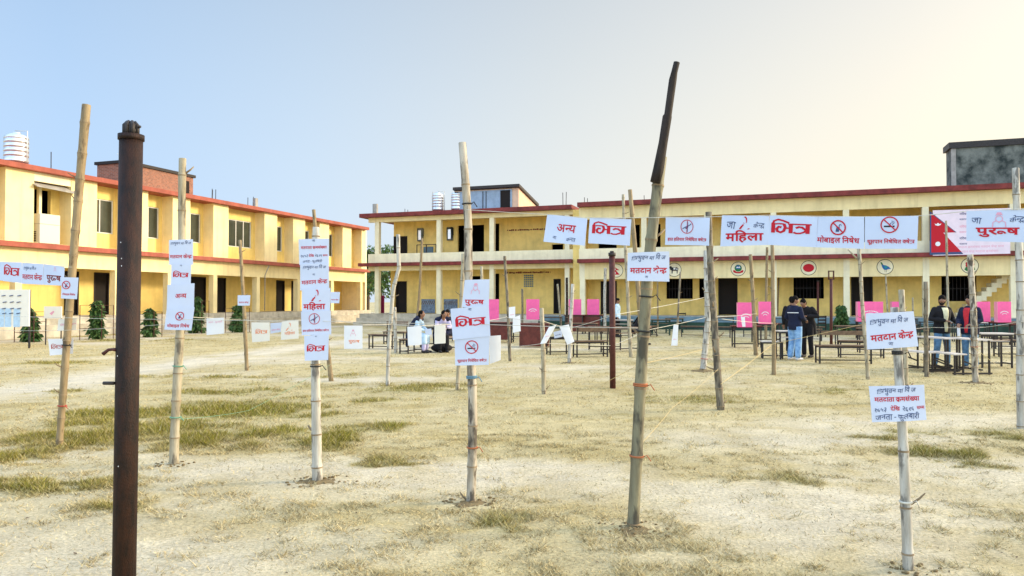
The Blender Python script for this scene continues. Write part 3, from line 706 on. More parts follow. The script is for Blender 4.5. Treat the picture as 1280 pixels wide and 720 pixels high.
mb = MB(FL); mb.tube([(3.3,-.003,3.9),(3.35,-.003,3.5),(3.3,-.003,3.2),(3.5,-.003,3.15)],.02,6); mb.tube([(17.4,-.4,3.9),(17.4,-.1,3.3),(17.45,-.05,1.0)],.03,6); mb.build('drain_pipe', M['concrete'], left)
mb = MB(FL); mb.box(7.3,12.25,1.05,2.9,ZT+.003,8.86); rr = mb.build('brick_rooftop_room', M['brick'], left)
mb = MB(FL); mb.box(7.2,12.36,.95,3.0,8.863,9.02); mb.build('room_slab', M['darkwood'], rr)
mb = MB(FL); mb.box(11.6,11.9,1.0,1.047,7.9,8.6); mb.build('window', M['dark'], rr)
fix(left)
tank(FL, FL.on(18,2.5), 2.5, 8.10, .52, 1.42, 'silver ribbed steel water tank on the roof of the left classroom block')
def roof_rods(fr, px, d, z, hs, label, post=None):
    u = fr.on(px, d); mb = MB(fr)
    for k, h in enumerate(hs): mb.tube([(u+k*.16, d+.12*(k % 2), z), (u+k*.16+random.uniform(-.04,.04), d+.12*(k % 2), z+h)], .022, 5)
    o = mb.build('rebar_stub', M['steel_dark'], loc=fr((u, d, z))); tag(o, label, 'rebar', 'steel rods on the roofs')
    if post: 
        m2 = MB(fr); m2.box(u-.12+.2,u+.14+.2,d-.1,d+.12,z,z+post); p = m2.build('stub_column', M['concrete'], o); p.matrix_parent_inverse = Matrix.Translation(-o.location)
roof_rods(FL, 62, 1.5, ZT, [1.15], 'single dark rod rising from the left roof near its water tank')
roof_rods(FL, 264, 1.5, ZT, [.95,.9,.95], 'cluster of reinforcing rods just past the brick rooftop room')
roof_rods(FL, 316, 1.5, ZT, [.6,1.0,.9], 'pale stub column with rods midway along the left roof', .9)
roof_rods(FL, 309, 1.5, ZT, [.85], 'lone thin rod left of the pale stub column on the left roof')
roof_rods(FM, 466, 4.5, 7.48, [1.2,1.1], 'pale column stub with rods at the back block roof corner', 1.2)
roof_rods(FM, 506, 4.5, 7.48, [.75,.7], 'low pair of rods on the roof left of the silver tanks')
roof_rods(FM, 704, 3.5, 7.48, [1.2,1.25], 'pair of rods rising where the back block roof steps up')
roof_rods(FM, 731, 3.5, 7.45, [.85,.8], 'short rod pair just right of the roof step')
roof_rods(FM, 806, 3.5, 7.45, [.8], 'lone rod on the roof behind the tallest pole')
roof_rods(FM, 1160, 3.5, 7.45, [.5], 'short rod on the roof left of the dark rooftop room')
# ------------------------------------------------------------------ bamboo poles and iron posts
def pole(base, top, w0, w1, m, label, mids=(), name='bamboo_pole', Y=None, twigs=3, seg=.30, ties=(), lean=0.0, tip=None, cat='pole', group='bamboo poles in the yard', seed=0):
    rnd = random.Random(seed+int(base[0]*7+base[1]))
    g = gnd(*base); Y = Y or g.y
    w0 *= .88; w1 *= .88; b = at(base[0], base[1], Y); b.z = min(b.z, zg(b.x, b.y)); 
    pts = [b-Vector((0,0,.12))] + [at(x, y, Y) for x, y in mids] + [at(top[0], top[1], Y+lean)]
    L = [0]
    for p, q in zip(pts[:-1], pts[1:]): L.append(L[-1]+(q-p).length)
    tot = L[-1]; r0 = w0/2/FPX*Y; r1 = w1/2/FPX*Y
    wob = Vector((rnd.uniform(-1,1), rnd.uniform(-1,1), 0))*tot*.006; wob2 = Vector((rnd.uniform(-1,1), rnd.uniform(-1,1), 0))*tot*.003
    def pos(s):
        s = max(0, min(tot, s))
        for i in range(len(L)-1):
            if s <= L[i+1]+1e-9: break
        f = (s-L[i])/(L[i+1]-L[i]); t = s/tot
        return pts[i].lerp(pts[i+1], f) + wob*math.sin(math.pi*t) + wob2*math.sin(2.7*math.pi*t)
    rad = lambda s: r0+(r1-r0)*s/tot
    P_, Rr = [], []; nodes = []; s = rnd.uniform(.1, .25)
    while s < tot-.06: nodes.append(s); s += seg*rnd.uniform(.8, 1.2)
    keys = [0]; 
    for n in nodes: keys += [n-.045, n-.014, n, n+.014, n+.04]
    keys += [tot-.004, tot]; keys = sorted(k for k in keys if 0 <= k <= tot)
    for k in keys:
        near = min([abs(k-n) for n in nodes], default=9)
        f = 1.09 if near < .002 else 1.05 if near < .016 else .985
        f *= 1+rnd.uniform(-.035,.035)
        if k > tot-.002: f *= .9
        P_.append(pos(k)); Rr.append(rad(k)*f)
    o = empty(name, Vector((b.x, b.y, 0)), label, cat, group)
    mb = MB(); mb.tube(P_, Rr, 12)
    c = mb.build('culm', M[m], o, loc=o.location); c.location = (0,0,0)
    mb = MB()
    for n in nodes: mb.tube([pos(n-.006), pos(n+.006)], [rad(n)*1.12]*2, 12, cap=False)
    nv = len(mb.v); me = c.data; me.materials.append(M['node'])       # the darker joints stay in the culm's own mesh
    bm = bmesh.new(); bm.from_mesh(me); vv = [bm.verts.new(v-o.location) for v in mb.v]
    for f in mb.f:
        q_ = bm.faces.new([vv[i] for i in f]); q_.material_index = 1; q_.smooth = True
    bm.to_mesh(me); bm.free()
    for n in rnd.sample(nodes, min(twigs, len(nodes))):
        p = pos(n); a = rnd.choice([0,math.pi,rnd.uniform(0,6.28)])+rnd.uniform(-.5,.5); dv = Vector((math.cos(a), math.sin(a)*.7, rnd.uniform(.2,.9))).normalized()
        l = rnd.uniform(.05,.11)+r0*1.0; mb = MB(); mb.tube([p+dv*r0*.5, p+dv*l*.7, p+dv*l+Vector((0,0,.01))], [r0*.26, r0*.2, r0*.12], 6)
        t = mb.build('twig_stub', M['node'] if m != 'bamboo_dark' else M['bamboo_dark'], o, loc=o.location); t.location = (0,0,0)
    for px_y, tm, wd in ties:
        z = at(base[0], px_y, Y).z; s = next((q*tot/200 for q in range(200) if pos(q*tot/200).z >= z), tot/2)
        mb = MB()
        for k in range(wd): mb.tube([pos(s+k*.012-.005), pos(s+k*.012+.005)], [rad(s)*1.22+.002]*2, 12)
        a = pos(s); mb.tube([a+Vector((r0*1.1,-r0*.5,0)), a+Vector((r0*1.5,-r0*.9,.012)), a+Vector((r0*2.2,-r0*.8,-.03))], .004, 5)
        t = mb.build('string_tie', M[tm], o, loc=o.location); t.location = (0,0,0)
    return o, Y, r0
PL = {}
PL['a'] = pole((73,560),(108,131),9,12,'bamboo','tall tan bamboo pole leaning right, left of the thick black iron post', twigs=5, ties=[(508,'tie_red',1),(432,'tie_black',1)])
PL['b'] = pole((217,580),(229,198),13,10,'bamboo_pale','pale bamboo pole carrying four stacked sheets just right of the black iron post', ties=[(458,'rope_green',1),(523,'rope_green',1)])
PL['c'] = pole((397,602),(395,284),15,10,'bamboo_white','bleached bamboo pole behind a column of five stacked paper sheets', twigs=2, ties=[(459,'tie_black',1)])
PL['d'] = pole((415,476),(392,262),7,5,'bamboo','thin brown pole leaning left behind the column of five sheets', twigs=4, seg=.35)
PL['e'] = pole((309,463),(300,300),5.5,4.5,'bamboo','thin tan pole with one small sheet, between the two left sheet columns', twigs=3, seg=.4)
PL['f'] = pole((588,628),(577,178),13.5,11,'bamboo_mottled','mottled bamboo pole in the centre carrying three large sheets', mids=[(592,500),(586,280)], twigs=3, ties=[(473,'tie_blue',2),(560,'tie_orange',1),(255,'tie_black',1)])
PL['g'] = pole((790,658),(827,196),17,16,'bamboo_olive','tallest thick bamboo pole with a blackened stick lashed to its top', mids=[(799,450),(808,330)], twigs=2, seg=.42, ties=[(571,'tie_orange',1),(482,'tie_orange',2),(415,'tie_black',1),(372,'tie_black',1)])
# the dark stick on top is tied to it, so it moves with it
def stick(o, Y, pts, w0, w1, m, nm='top_stick'):
    mb = MB(); P_ = [at(x, y, Y) for x, y in pts]; n = len(P_); r = [(w0+(w1-w0)*i/(n-1))/2/FPX*Y*(1.12 if i % 2 else 1) for i in range(n)]
    mb.tube(P_, r, 10); c = mb.build(nm, M[m], o, loc=o.location); c.location = (0,0,0); return c
stick(PL['g'][0], PL['g'][1]-.06, [(819,228),(823,212),(829,178),(834,146),(835,143),(841,100),(843,90),(846,78)], 13, 7, 'bamboo_dark')
PL['h'] = pole((902,513),(886,265),11,9,'bamboo_grey','dark grey thorny bamboo pole between the weapon sign and the woman sign', mids=[(896,440),(889,340)], twigs=8, seg=.22)
PL['i'] = pole((878,463),(883,313),9,8.5,'bamboo_white','pale whitish pole with a pink mark, close left of the dark grey thorny pole', mids=[(886,400)], twigs=1, ties=[(449,'tie_red',1)])
PL['k'] = pole((1136,711),(1118,384),15,11.5,'bamboo_white','cracked bleached pole in the right foreground carrying two white notices', mids=[(1127,530)], twigs=2, ties=[(627,'rope_white',1),(442,'tie_black',2)])
PL['l'] = pole((1133,503),(1127,362),8,8,'bamboo_pale','pale upright pole half hidden behind the right foreground notices', twigs=1)
PL['m'] = pole((1277,536),(1270,210),11,9,'bamboo_white','whitish pole at the far right edge behind the last big banner sheet', mids=[(1274,420)], twigs=2)
PL['n'] = pole((1220,479),(1213,318),8,8,'bamboo_mottled','brown mottled pole in front of the person in a red and navy jacket', twigs=4, ties=[(434,'tie_orange',1)])
PL['o'] = pole((967,469),(965,306),6,5,'bamboo','straight tan pole left of the two men standing together', twigs=4, seg=.35)
PL['p'] = pole((945,444),(938,318),6,5,'bamboo','tan pole with a bent top between two pink voting screens', twigs=4)
PL['q'] = pole((957,424),(959,309),4,3.5,'bamboo','slim thorny stick under the join of the woman sheet', twigs=7, seg=.35)
PL['r'] = pole((1085,475),(1073,311),5,5,'bamboo_pale','slender pole with a forked top, left of the right foreground notices', twigs=2)
stick(PL['r'][0], PL['r'][1], [(1074,326),(1068,320),(1060,312)], 2.5, 1.5, 'bamboo_pale', 'side_branch')
PL['s'] = pole((1158,471),(1157,352),6,6,'bamboo_grey','short grey pole left of the bearded man in a black jacket', twigs=4)
PL['t'] = pole((1186,421),(1182.5,276),3.4,3,'bamboo_pale','thin pole behind the bearded man, reaching up past the flag banner', twigs=2, seg=.6)
PL['u'] = pole((484.5,482),(498,293),5.5,5.5,'bamboo_white','pale crooked pole beside an empty bench left of the seated women', mids=[(487,420),(491,362),(499,335)], twigs=2)
PL['v'] = pole((495,441),(493,384),5,5,'bamboo_white','short pale stake just behind the crooked pole', twigs=1)
PL['w'] = pole((520,421),(528,298),4,3.4,'bamboo','thin speckled stick behind the seated woman in pale blue', twigs=2, seg=.4)
PL['x'] = pole((571,488),(579,317),5.5,5.5,'bamboo_pale','slim mottled pole just left of the centre sheet column', twigs=2)
PL['y'] = pole((604,452),(602,333),4,4,'bamboo_pale','pole peeking out right of the mottled centre pole', twigs=1)
PL['z'] = pole((638,452),(631,320),4.6,4,'bamboo_grey','dark slim pole right of the first pink voting screen', twigs=2, seg=.4)
PL['aa'] = pole((653,414),(653,361),3.2,3,'bamboo_grey','short dark stake left of the maroon lectern table', twigs=1)
PL['ab'] = pole((680,493),(677,385),6.5,6,'bamboo_pale','low pale stake with loose papers draped across it', twigs=3)
PL['ac'] = pole((711.5,454),(716,355),5.5,5,'bamboo_white','whitish knotty stake behind the draped papers', twigs=4, seg=.35)
PL['ad'] = pole((708,424),(708.6,347),3.6,3.6,'bamboo_dark','black stake in front of a cream column', twigs=0)
PL['ae'] = pole((702,412),(697,355),2.8,2.8,'bamboo_pale','thin pale cane leaning beside a dark doorway', twigs=0)
PL['af'] = pole((756,413),(756.6,335),4.4,4,'bamboo_white','pale stake left of the dark red iron post', twigs=2)
PL['ag'] = pole((738,408),(738,326),2.2,2,'bamboo','very thin cane under the first emblem to the left', twigs=1, seg=.5)
PL['ah'] = pole((789,446),(779,243),5.5,4,'bamboo_pale','slim pole rising left of the tallest pole, thinner of the pair', mids=[(785,354)], twigs=3, seg=.4)
PL['ai'] = pole((805,462),(787.5,237),7,6,'bamboo','tan pole leaning against the line of the tallest pole, thicker of the pair', twigs=2, seg=.5)
PL['aj'] = pole((822,412),(821.5,330),2.6,2.2,'bamboo','thin cane with dark lower half right of the tallest pole', twigs=1, seg=.5)
PL['ak'] = pole((845,432),(850.5,340),3,2.6,'bamboo_grey','thin cane holding a hanging strip of paper', twigs=1, seg=.5)
PL['al'] = pole((971,412),(974,338),2.6,2.4,'bamboo','thin cane behind the straight tan pole', twigs=3, seg=.4)
PL['am'] = pole((1111,420),(1107,344),2.6,2.2,'bamboo_pale','thin cane below the blue bird emblem', twigs=1)
PL['an'] = pole((1141,418),(1141,372),2.4,2.2,'bamboo_pale','low thin stake right of the right foreground notices', twigs=1)
def soil_mound(px, py, s, label):  # dug soil, also made larger and darker to stand in for contact shadow
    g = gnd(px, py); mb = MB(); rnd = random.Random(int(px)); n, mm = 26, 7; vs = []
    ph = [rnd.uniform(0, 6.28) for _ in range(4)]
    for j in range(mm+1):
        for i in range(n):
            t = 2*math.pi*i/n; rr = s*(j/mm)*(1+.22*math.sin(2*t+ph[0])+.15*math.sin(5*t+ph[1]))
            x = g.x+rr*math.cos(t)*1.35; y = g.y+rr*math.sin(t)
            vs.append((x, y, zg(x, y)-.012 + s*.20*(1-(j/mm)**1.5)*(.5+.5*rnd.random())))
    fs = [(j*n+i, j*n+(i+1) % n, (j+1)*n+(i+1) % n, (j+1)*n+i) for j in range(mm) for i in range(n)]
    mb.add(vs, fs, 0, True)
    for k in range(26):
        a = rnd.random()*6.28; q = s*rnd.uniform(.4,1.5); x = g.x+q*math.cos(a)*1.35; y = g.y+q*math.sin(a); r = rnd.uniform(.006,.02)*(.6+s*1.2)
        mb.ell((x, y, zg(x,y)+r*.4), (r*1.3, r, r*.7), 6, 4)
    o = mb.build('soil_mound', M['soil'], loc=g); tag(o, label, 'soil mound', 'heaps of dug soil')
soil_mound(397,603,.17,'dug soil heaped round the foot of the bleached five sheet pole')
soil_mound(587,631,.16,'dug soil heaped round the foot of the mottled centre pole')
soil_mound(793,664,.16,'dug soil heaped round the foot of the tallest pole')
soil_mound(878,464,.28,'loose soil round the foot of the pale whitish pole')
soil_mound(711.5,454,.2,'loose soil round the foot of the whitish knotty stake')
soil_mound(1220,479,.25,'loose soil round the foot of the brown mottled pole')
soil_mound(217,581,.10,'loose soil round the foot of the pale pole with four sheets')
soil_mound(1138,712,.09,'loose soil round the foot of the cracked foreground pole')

def iron_post(px0, py0, px1, py1, w, Y, m, label, cap):
    b = at(px0, py0, Y); b.z = -.1; t = at(px1, py1, Y); r = w/2/FPX*Y
    o = empty('iron_post', Vector((b.x, b.y, 0)), label, 'iron post', 'iron pipe posts'); z0 = b
    mb = MB(); mb.tube([b, b.lerp(t,.5), t], [r]*3, 20); c = mb.build('pipe', M[m], o, loc=o.location); c.location = (0,0,0)
    return o, t, r
o, t, r = iron_post(154.5,700,164,172,27.5,3.35,'rust','thick rusty black iron pipe post in the left foreground','bolt')
L0 = o.location
def sub(mb, nm, m, par, origin): c = mb.build(nm, M[m], par, loc=origin); c.location = (0,0,0); return c
mb = MB(); mb.tube([t+Vector((0,0,-.012)), t+Vector((0,0,.012))], r*1.12, 20); sub(mb,'collar','rust',o,L0)
mb = MB()
for k in range(7):
    a = 2*math.pi*k/7; mb.tube([t+Vector((r*.55*math.cos(a), r*.55*math.sin(a), .0)), t+Vector((r*.55*math.cos(a), r*.55*math.sin(a), .055)), t+Vector((r*.3*math.cos(a), r*.3*math.sin(a), .072))], [r*.2,r*.2,r*.14], 8)
mb.tube([t+Vector((0,0,.005)), t+Vector((0,0,.06))], r*.55, 14)
mb.tube([t+Vector((r*.6,0,.045)), t+Vector((r*.92,-.01,.048))], r*.12, 6); sub(mb,'bolted_cap','steel_dark',o,L0)
h = at(140,436,3.35); mb = MB(); mb.tube([h+Vector((.03,-.0,0)), h+Vector((0,-.03,-.003)), h+Vector((-.022,-.035,-.022))], [.006,.007,.009], 8); mb.tube([h+Vector((.036,-.035,-.004)),h+Vector((.012,-.04,0))],[.007,.005],6); sub(mb,'hook','rust_red',o,L0)
mb = MB(); mb.tube([at(134,478,3.35)+Vector((0,-.03,0)), at(145,478,3.35)+Vector((.01,-.035,0))], .008, 8); sub(mb,'bolt','steel_dark',o,L0)
mb = MB()
for px, py in ((154,195),(158,304),(159,324),(159,333),(154,444),(155,580)):
    p = at(px, py, 3.35); mb.ell(p+Vector((0,-r*.98,0)), (.0022,.001,.003), 6, 4)
sub(mb,'paint_fleck','white_paint',o,L0)
o, t, r = iron_post(766,485,765,320,7.4,13.5,'rust_red','dark red iron post standing left of the tallest pole','')
mb = MB(); mb.tube([t, t+Vector((0,0,.06))], r*1.25, 12); mb.tube([t+Vector((0,0,.06)), t+Vector((0,0,.09))], r*.7, 10); sub(mb,'cap','steel_dark',o,o.location)
o, t, r = iron_post(1039,430,1039,349,3.6,27.5,'rust_red','dark red iron post with a square bracket at its top, right of the two men','')
mb = MB()
for sx in (-1,1): mb.bar(t+Vector((sx*.09,0,-.0)), t+Vector((sx*.09,0,.3)), .04)
mb.bar(t+Vector((-.11,0,.3)), t+Vector((.11,0,.3)), .04); mb.bar(t+Vector((-.11,0,0)), t+Vector((.11,0,0)), .04); sub(mb,'bracket','rust_red',o,o.location)
o, t, r = iron_post(1022.4,412,1022.4,352,2.8,40.0,'rust_red','slim dark red iron post against the wall beyond the bracketed one','')
mb = MB(); mb.tube([t, t+Vector((0,0,.06))], r*1.3, 10); sub(mb,'cap','steel_dark',o,o.location)

# ------------------------------------------------------------------ lettering
_GC = {}
def glyph(ch, off):
    k = (ch, off)
    if k not in _GC:
        c = bpy.data.curves.new('g', 'FONT'); c.body = ch; c.offset = off; c.resolution_u = 3
        o = bpy.data.objects.new('g', c); sc.collection.objects.link(o)
        me = bpy.data.meshes.new_from_object(o.evaluated_get(bpy.context.evaluated_depsgraph_get()))
        v = [(p.co.x, p.co.y) for p in me.vertices]; f = [tuple(p.vertices) for p in me.polygons]
        bpy.data.objects.remove(o); bpy.data.curves.remove(c); bpy.data.meshes.remove(me)
        _GC[k] = (v, f)
    return _GC[k]
def half(ch, off):
    v, f = glyph(ch, off); xm = max(p[0] for p in v)
    bm = bmesh.new(); vv = [bm.verts.new((p[0], p[1], 0)) for p in v]
    for q in f:
        try: bm.faces.new([vv[i] for i in q])
        except ValueError: pass
    bmesh.ops.bisect_plane(bm, geom=bm.verts[:]+bm.edges[:]+bm.faces[:], plane_co=(xm-.19, 0, 0), plane_no=(1,0,0), clear_outer=True)
    bm.verts.index_update(); r = ([(p.co.x, p.co.y) for p in bm.verts], [tuple(p.index for p in q.verts) for q in bm.faces]); bm.free()
    return r
def strokes(lines, w):
    v, f = [], []
    for ln in lines:
        o = len(v)
        for i, p in enumerate(ln):
            a = ln[max(i-1,0)]; b = ln[min(i+1,len(ln)-1)]; dx, dy = b[0]-a[0], b[1]-a[1]; l = math.hypot(dx,dy) or 1
            v += [(p[0]-dy/l*w/2, p[1]+dx/l*w/2), (p[0]+dy/l*w/2, p[1]-dx/l*w/2)]
        for i in range(len(ln)-1): f.append((o+2*i, o+2*i+1, o+2*i+3, o+2*i+2))
    return v, f
MARKS = set('ुूे्ंै')
def typeset(items, off):
    V, Fc = [], []; pen = 0.0; prev = ''
    def put(v, f, dx=0, dy=0, sx=1):
        o = len(V); V.extend([(p[0]*sx+dx, p[1]+dy) for p in v]); Fc.extend([tuple(o+i for i in q) for q in f])
    w = .075+2*off
    for it in items:
        if it == ' ': pen += .24
        elif it == 'I2':
            put(*strokes([[(.08,0),(.08,.64)]], w*1.25), pen); put(*strokes([[(.05,.56),(.11,.78),(.30,.88),(.52,.80),(.78,.66)]], w*.75), pen); pen += .20
        elif it == 'BHA':
            put(*strokes([[(-.02,.585),(.16,.60),(.36,.585)]], w*.6), pen); put(*strokes([[(.36,.60),(.42,.36),(.36,.13),(.22,.03),(.08,.10),(.04,.26),(.13,.40),(.25,.36)]], w*.95), pen)
            put(*strokes([[(.40,.32),(.68,.32)],[(.54,.585),(.78,.585)]], w*.6), pen); put(*strokes([[(.66,.60),(.66,0)]], w*1.25), pen); pen += .78
        elif it == 'TRA' and off > .025:
            put(*strokes([[(-.04,.585),(.76,.585)]], w*.6), pen); put(*strokes([[(.60,.60),(.60,0)]], w*1.25), pen)
            put(*strokes([[(.10,.34),(.22,.42),(.36,.40),(.46,.30),(.58,.20)]], w*.85), pen); put(*strokes([[(.58,.24),(.44,.09),(.28,.01),(.12,.0),(.0,.06)]], w*.7), pen); pen += .76
        elif it == 'TRA':
            put(*strokes([[(-.02,.585),(.78,.585)], [(.66,.585),(.66,0)]], w), pen); put(*strokes([[(.66,.22),(.46,.36),(.30,.40),(.10,.32)], [(.64,.24),(.46,.10),(.30,.02),(.04,.02)]], w*.80), pen); pen += .77
        elif it == 'RA': put(*strokes([[(-.45,.16),(-.52,.08),(-.62,.02)], [(-.50,.10),(-.40,-.04),(-.36,-.08)]], w*.8), pen)
        elif it.startswith('H:'):
            v, f = half(it[2], off); put(v, f, pen); pen += max(p[0] for p in v)-.03
        elif it in MARKS:
            v, f = glyph(it, off); rr_ = prev == 'र' and it in 'ुू'; ex = (.28, .32) if rr_ else (0, 0); put([(a_*.85, b_) for a_, b_ in v] if rr_ else v, f, pen+ex[0], ex[1])
            if rr_: put(*strokes([[(-.1,.585),(.46,.585)]], w), pen)
            if prev == 'र' and it in 'ुू': pen += .43
        elif it == 'ि': put(*glyph(it, off), pen); pen += .235
        elif it in 'ाोी': 
            v, f = glyph(it, off); put(v, f, pen); pen += .25
        else:
            v, f = glyph(it, off); put(v, f, pen); pen += max(p[0] for p in v)-.012 if v else .25
        prev = it
    return V, Fc
W = dict(MITRA=['I2','BHA','TRA'], MAHILA=['म','ि','ह','ल','ा'], PURUSH=['प','ु','र','ू','ष'], ANYA=['अ','H:न','य'],
    MATDAN=['म','त','द','ा','न'], KENDRA=['क','े','H:न','द','RA'], MOBILE=['म','ो','ब','ा','इ','ल',' ','ि','न','ष','े','ध'],
    SMOKE=['ध','ू','म','RA','प','ा','न',' ','ि','न','ष','े','ि','ध','त',' ','H:क','ष','े','TRA'],
    WEAPON=['ह','ा','त',' ','ह','ि','त','य','ा','र',' ','ि','न','ष','े','ि','ध','त',' ','H:क','ष','े','TRA'],
    KRAM=['म','त','द','ा','त','ा',' ','क','RA','म','स','ं','H:ख','य','ा'], NUM1=['१','६','५','३'], DEKHI=['द','े','ि','ख'], NUM2=['२','६','१','६'], SAMMA=['स','H:म','म'],
    HAND=['ि','TRA','भ','ु','व','न',' ','म','ा',' ','ि','व',' ','ज'], HAND2=['ज','न','त','ा',' ','-',' ','फ','ु','ल','ब','ा','र','ी'], HANDA=['ज','ा'], HANDK=['क','े','H:न','द','RA'])
FLAT = dict(MITRA=1.3, PURUSH=1.35, MAHILA=1.15)
W['MK'] = W['MATDAN']+[' ']+W['KENDRA']

# ------------------------------------------------------------------ paper sheets
class Sheet:
    def __init__(s, quad, Y, m, label, curl=0.0, ycurl=0.0, tilt=0.0, group='printed paper sheets', cat='paper sign', name='paper_sign', fold=None):
        Ys = Y if isinstance(Y, (list, tuple)) else [Y]*4
        s.q = [at(x, y, yy) for (x, y), yy in zip(quad, Ys)]       # TL TR BR BL
        s.c = sum(s.q, Vector())/4; s.curl = curl; s.yc = ycurl; s.fold = fold
        s.w = ((s.q[1]-s.q[0]).length+(s.q[2]-s.q[3]).length)/2; s.h = ((s.q[0]-s.q[3]).length+(s.q[1]-s.q[2]).length)/2
        s.nrm = ((s.q[1]-s.q[0]).cross(s.q[3]-s.q[0])).normalized()
        if s.nrm.y > 0: s.nrm = -s.nrm
        rnd = random.Random(label); s.r = [rnd.uniform(-1,1) for _ in range(4)]
        nu, nv = 12, 9; mb = MB(); th = .0009
        def grid(off): return [s.p(i/nu, j/nv, off) for j in range(nv+1) for i in range(nu+1)]
        vs = grid(0)+grid(-th); vs = vs+vs; n1 = (nu+1)*(nv+1); fs = []
        for j in range(nv):
            for i in range(nu):
                a = j*(nu+1)+i; fs.append((a,a+1,a+nu+2,a+nu+1)); fs.append((n1+a,n1+a+nu+1,n1+a+nu+2,n1+a+1))
        rim = [i for i in range(nu+1)]+[j*(nu+1)+nu for j in range(1,nv+1)]+[nv*(nu+1)+i for i in range(nu-1,-1,-1)]+[j*(nu+1) for j in range(nv-1,0,-1)]
        for a, b in zip(rim, rim[1:]+rim[:1]): fs.append((2*n1+a, 3*n1+a, 3*n1+b, 2*n1+b))
        mb.add(vs, fs, 0, False); s.o = mb.build(name, M[m], loc=s.c)
        for p in s.o.data.polygons: p.use_smooth = len(p.vertices) == 4 and abs(p.normal.dot(s.nrm)) > .5
        tag(s.o, label, cat, group)
    def p(s, u, v, off=0.0):      # v up
        a = s.q[3].lerp(s.q[2], u); b = s.q[0].lerp(s.q[1], u); p = a.lerp(b, v)
        d = s.curl*(math.sin(math.pi*u)-.6)+ s.yc*(1-v)**2 + s.w*.009*(s.r[0]*math.sin(5*u+s.r[1]*3)+s.r[2]*math.sin(4*v+3*u*s.r[3]))
        return p + s.nrm*(d+off)
    def text(s, items, cu, cv, wu, m='ink_red', off=.016, hmax=None, sx=1.0, slant=0.0, rot=0.0, clip=None, nm='lettering'):
        sx *= FLAT.get(items, 1.0) if isinstance(items, str) else 1.0
        V, Fc = typeset(W[items] if isinstance(items, str) else items, off)
        if m in ('ink_blue',) and off < .008:      # handwriting: uneven baseline and slant
            rj = random.Random(len(V)); ph = rj.random()*6; slant = slant or rj.uniform(.05,.25); V = [(x, y*(1+.18*math.sin(2.1*x+ph))+.07*math.sin(3.7*x+ph)) for x, y in V]
        x0, x1 = min(p[0] for p in V), max(p[0] for p in V); k = wu*s.w/(x1-x0); ky = k/sx
        ym = .30
        vs = []
        for x, y in V:
            xx = (x-(x0+x1)/2)*k + slant*(y-ym)*ky; yy = (y-ym)*ky
            xx, yy = xx*math.cos(rot)-yy*math.sin(rot), xx*math.sin(rot)+yy*math.cos(rot)
            vs.append(s.p(cu+xx/s.w, cv+yy/s.h, .0022))
        mb = MB(); mb.add(vs, Fc); c = mb.build(nm, M[m], s.o, loc=s.c); c.location = (0,0,0); return c
    def shape(s, polys, cu, cv, size, m, nm, off=.0022):
        mb = MB()
        for pts, f in polys: mb.add([s.p(cu+x*size/s.w, cv+y*size/s.h, off) for x, y in pts], f)
        c = mb.build(nm, M[m], s.o, loc=s.c); c.location = (0,0,0); return c
def Pl(pts): return (pts, [tuple(range(len(pts)))])
def Ring(r0, r1, n=32):
    v = []
    for k in range(n):
        t = 2*math.pi*k/n; v += [(r0*math.cos(t), r0*math.sin(t)), (r1*math.cos(t), r1*math.sin(t))]
    return (v, [(2*k, 2*k+1, (2*k+3) % (2*n), (2*k+2) % (2*n)) for k in range(n)])
def Bar(a, b, w): return strokes([[a, b]], w)
def ban(s, cu, cv, size, kind):
    if kind == 'smoke':
        s.shape([Pl([(-.62,-.28),(.25,-.28),(.25,-.10),(-.62,-.10)]), Bar((.32,-.19),(.55,-.19),.18)], cu, cv, size, 'ink_black', 'cigarette')
        s.shape([strokes([[(.05,.0),(.12,.2),(.3,.25),(.25,.5)],[(.25,.0),(.38,.1),(.5,.2),(.42,.42)]],.07)], cu, cv, size, 'ink_blue', 'smoke_lines')
        s.shape([Ring(.86,1.0), Bar((-.62,.62),(.62,-.62),.14)], cu, cv, size, 'ink_red', 'prohibition_ring', .0034)
    elif kind == 'mobile':
        s.shape([Pl([(-.3,-.55),(.12,-.55),(.22,.1),(-.18,.1)]), Bar((.12,.1),(.2,.45),.08), strokes([[(.1,.3),(.35,.42),(.42,.2)]],.08)], cu, cv, size, 'ink_blue', 'phone')
        s.shape([Ring(.82,1.0), Bar((-.62,.62),(.62,-.62),.16)], cu, cv, size, 'ink_red', 'prohibition_ring', .0034)
    else:
        s.shape([strokes([[(-.7,-.3),(-.2,-.05),(.4,.2),(.65,.42)]],.12), strokes([[(.1,-.75),(.06,-.2),(.14,.3),(.08,.75)]],.09), Pl([(-.3,-.2),(.25,.05),(.2,-.1),(-.15,-.35)])], cu, cv, size, 'ink_blue', 'weapon')
        s.shape([Ring(.90,1.0), strokes([[(-.05,-.9),(.02,0),(.05,.9)]],.07)], cu, cv, size, 'ink_red', 'prohibition_ring', .0034)
def woman(s, cu, cv, size, m='ink_red'):
    s.shape([Pl([(-.05,1.0),(.25,1.05),(.42,.8),(.45,.45),(.35,.1),(.28,.15),(.3,.5),(.22,.78)]), Pl([(-.75,-.75),(-.5,-.35),(-.1,.0),(-.05,-.25),(-.3,-.5),(-.45,-.75)]), Pl([(.45,-.75),(.75,-.6),(.85,-.72),(.6,-.8)]), Pl([(-.1,.25),(0,.15),(.08,.0),(-.02,.02)])], cu, cv, size, m, 'woman_picture')
def man(s, cu, cv, size, m='ink_pink'):
    s.shape([Ring(.30,.38,20), strokes([[(-.65,-.95),(-.6,-.4),(-.25,-.2),(.0,-.45),(.25,-.2),(.6,-.4),(.65,-.95)]],.09), Pl([(-.35,.35),(-.2,.75),(.2,.75),(.35,.35),(.2,.45),(-.2,.45)])], cu, cv, size, m, 'man_picture')
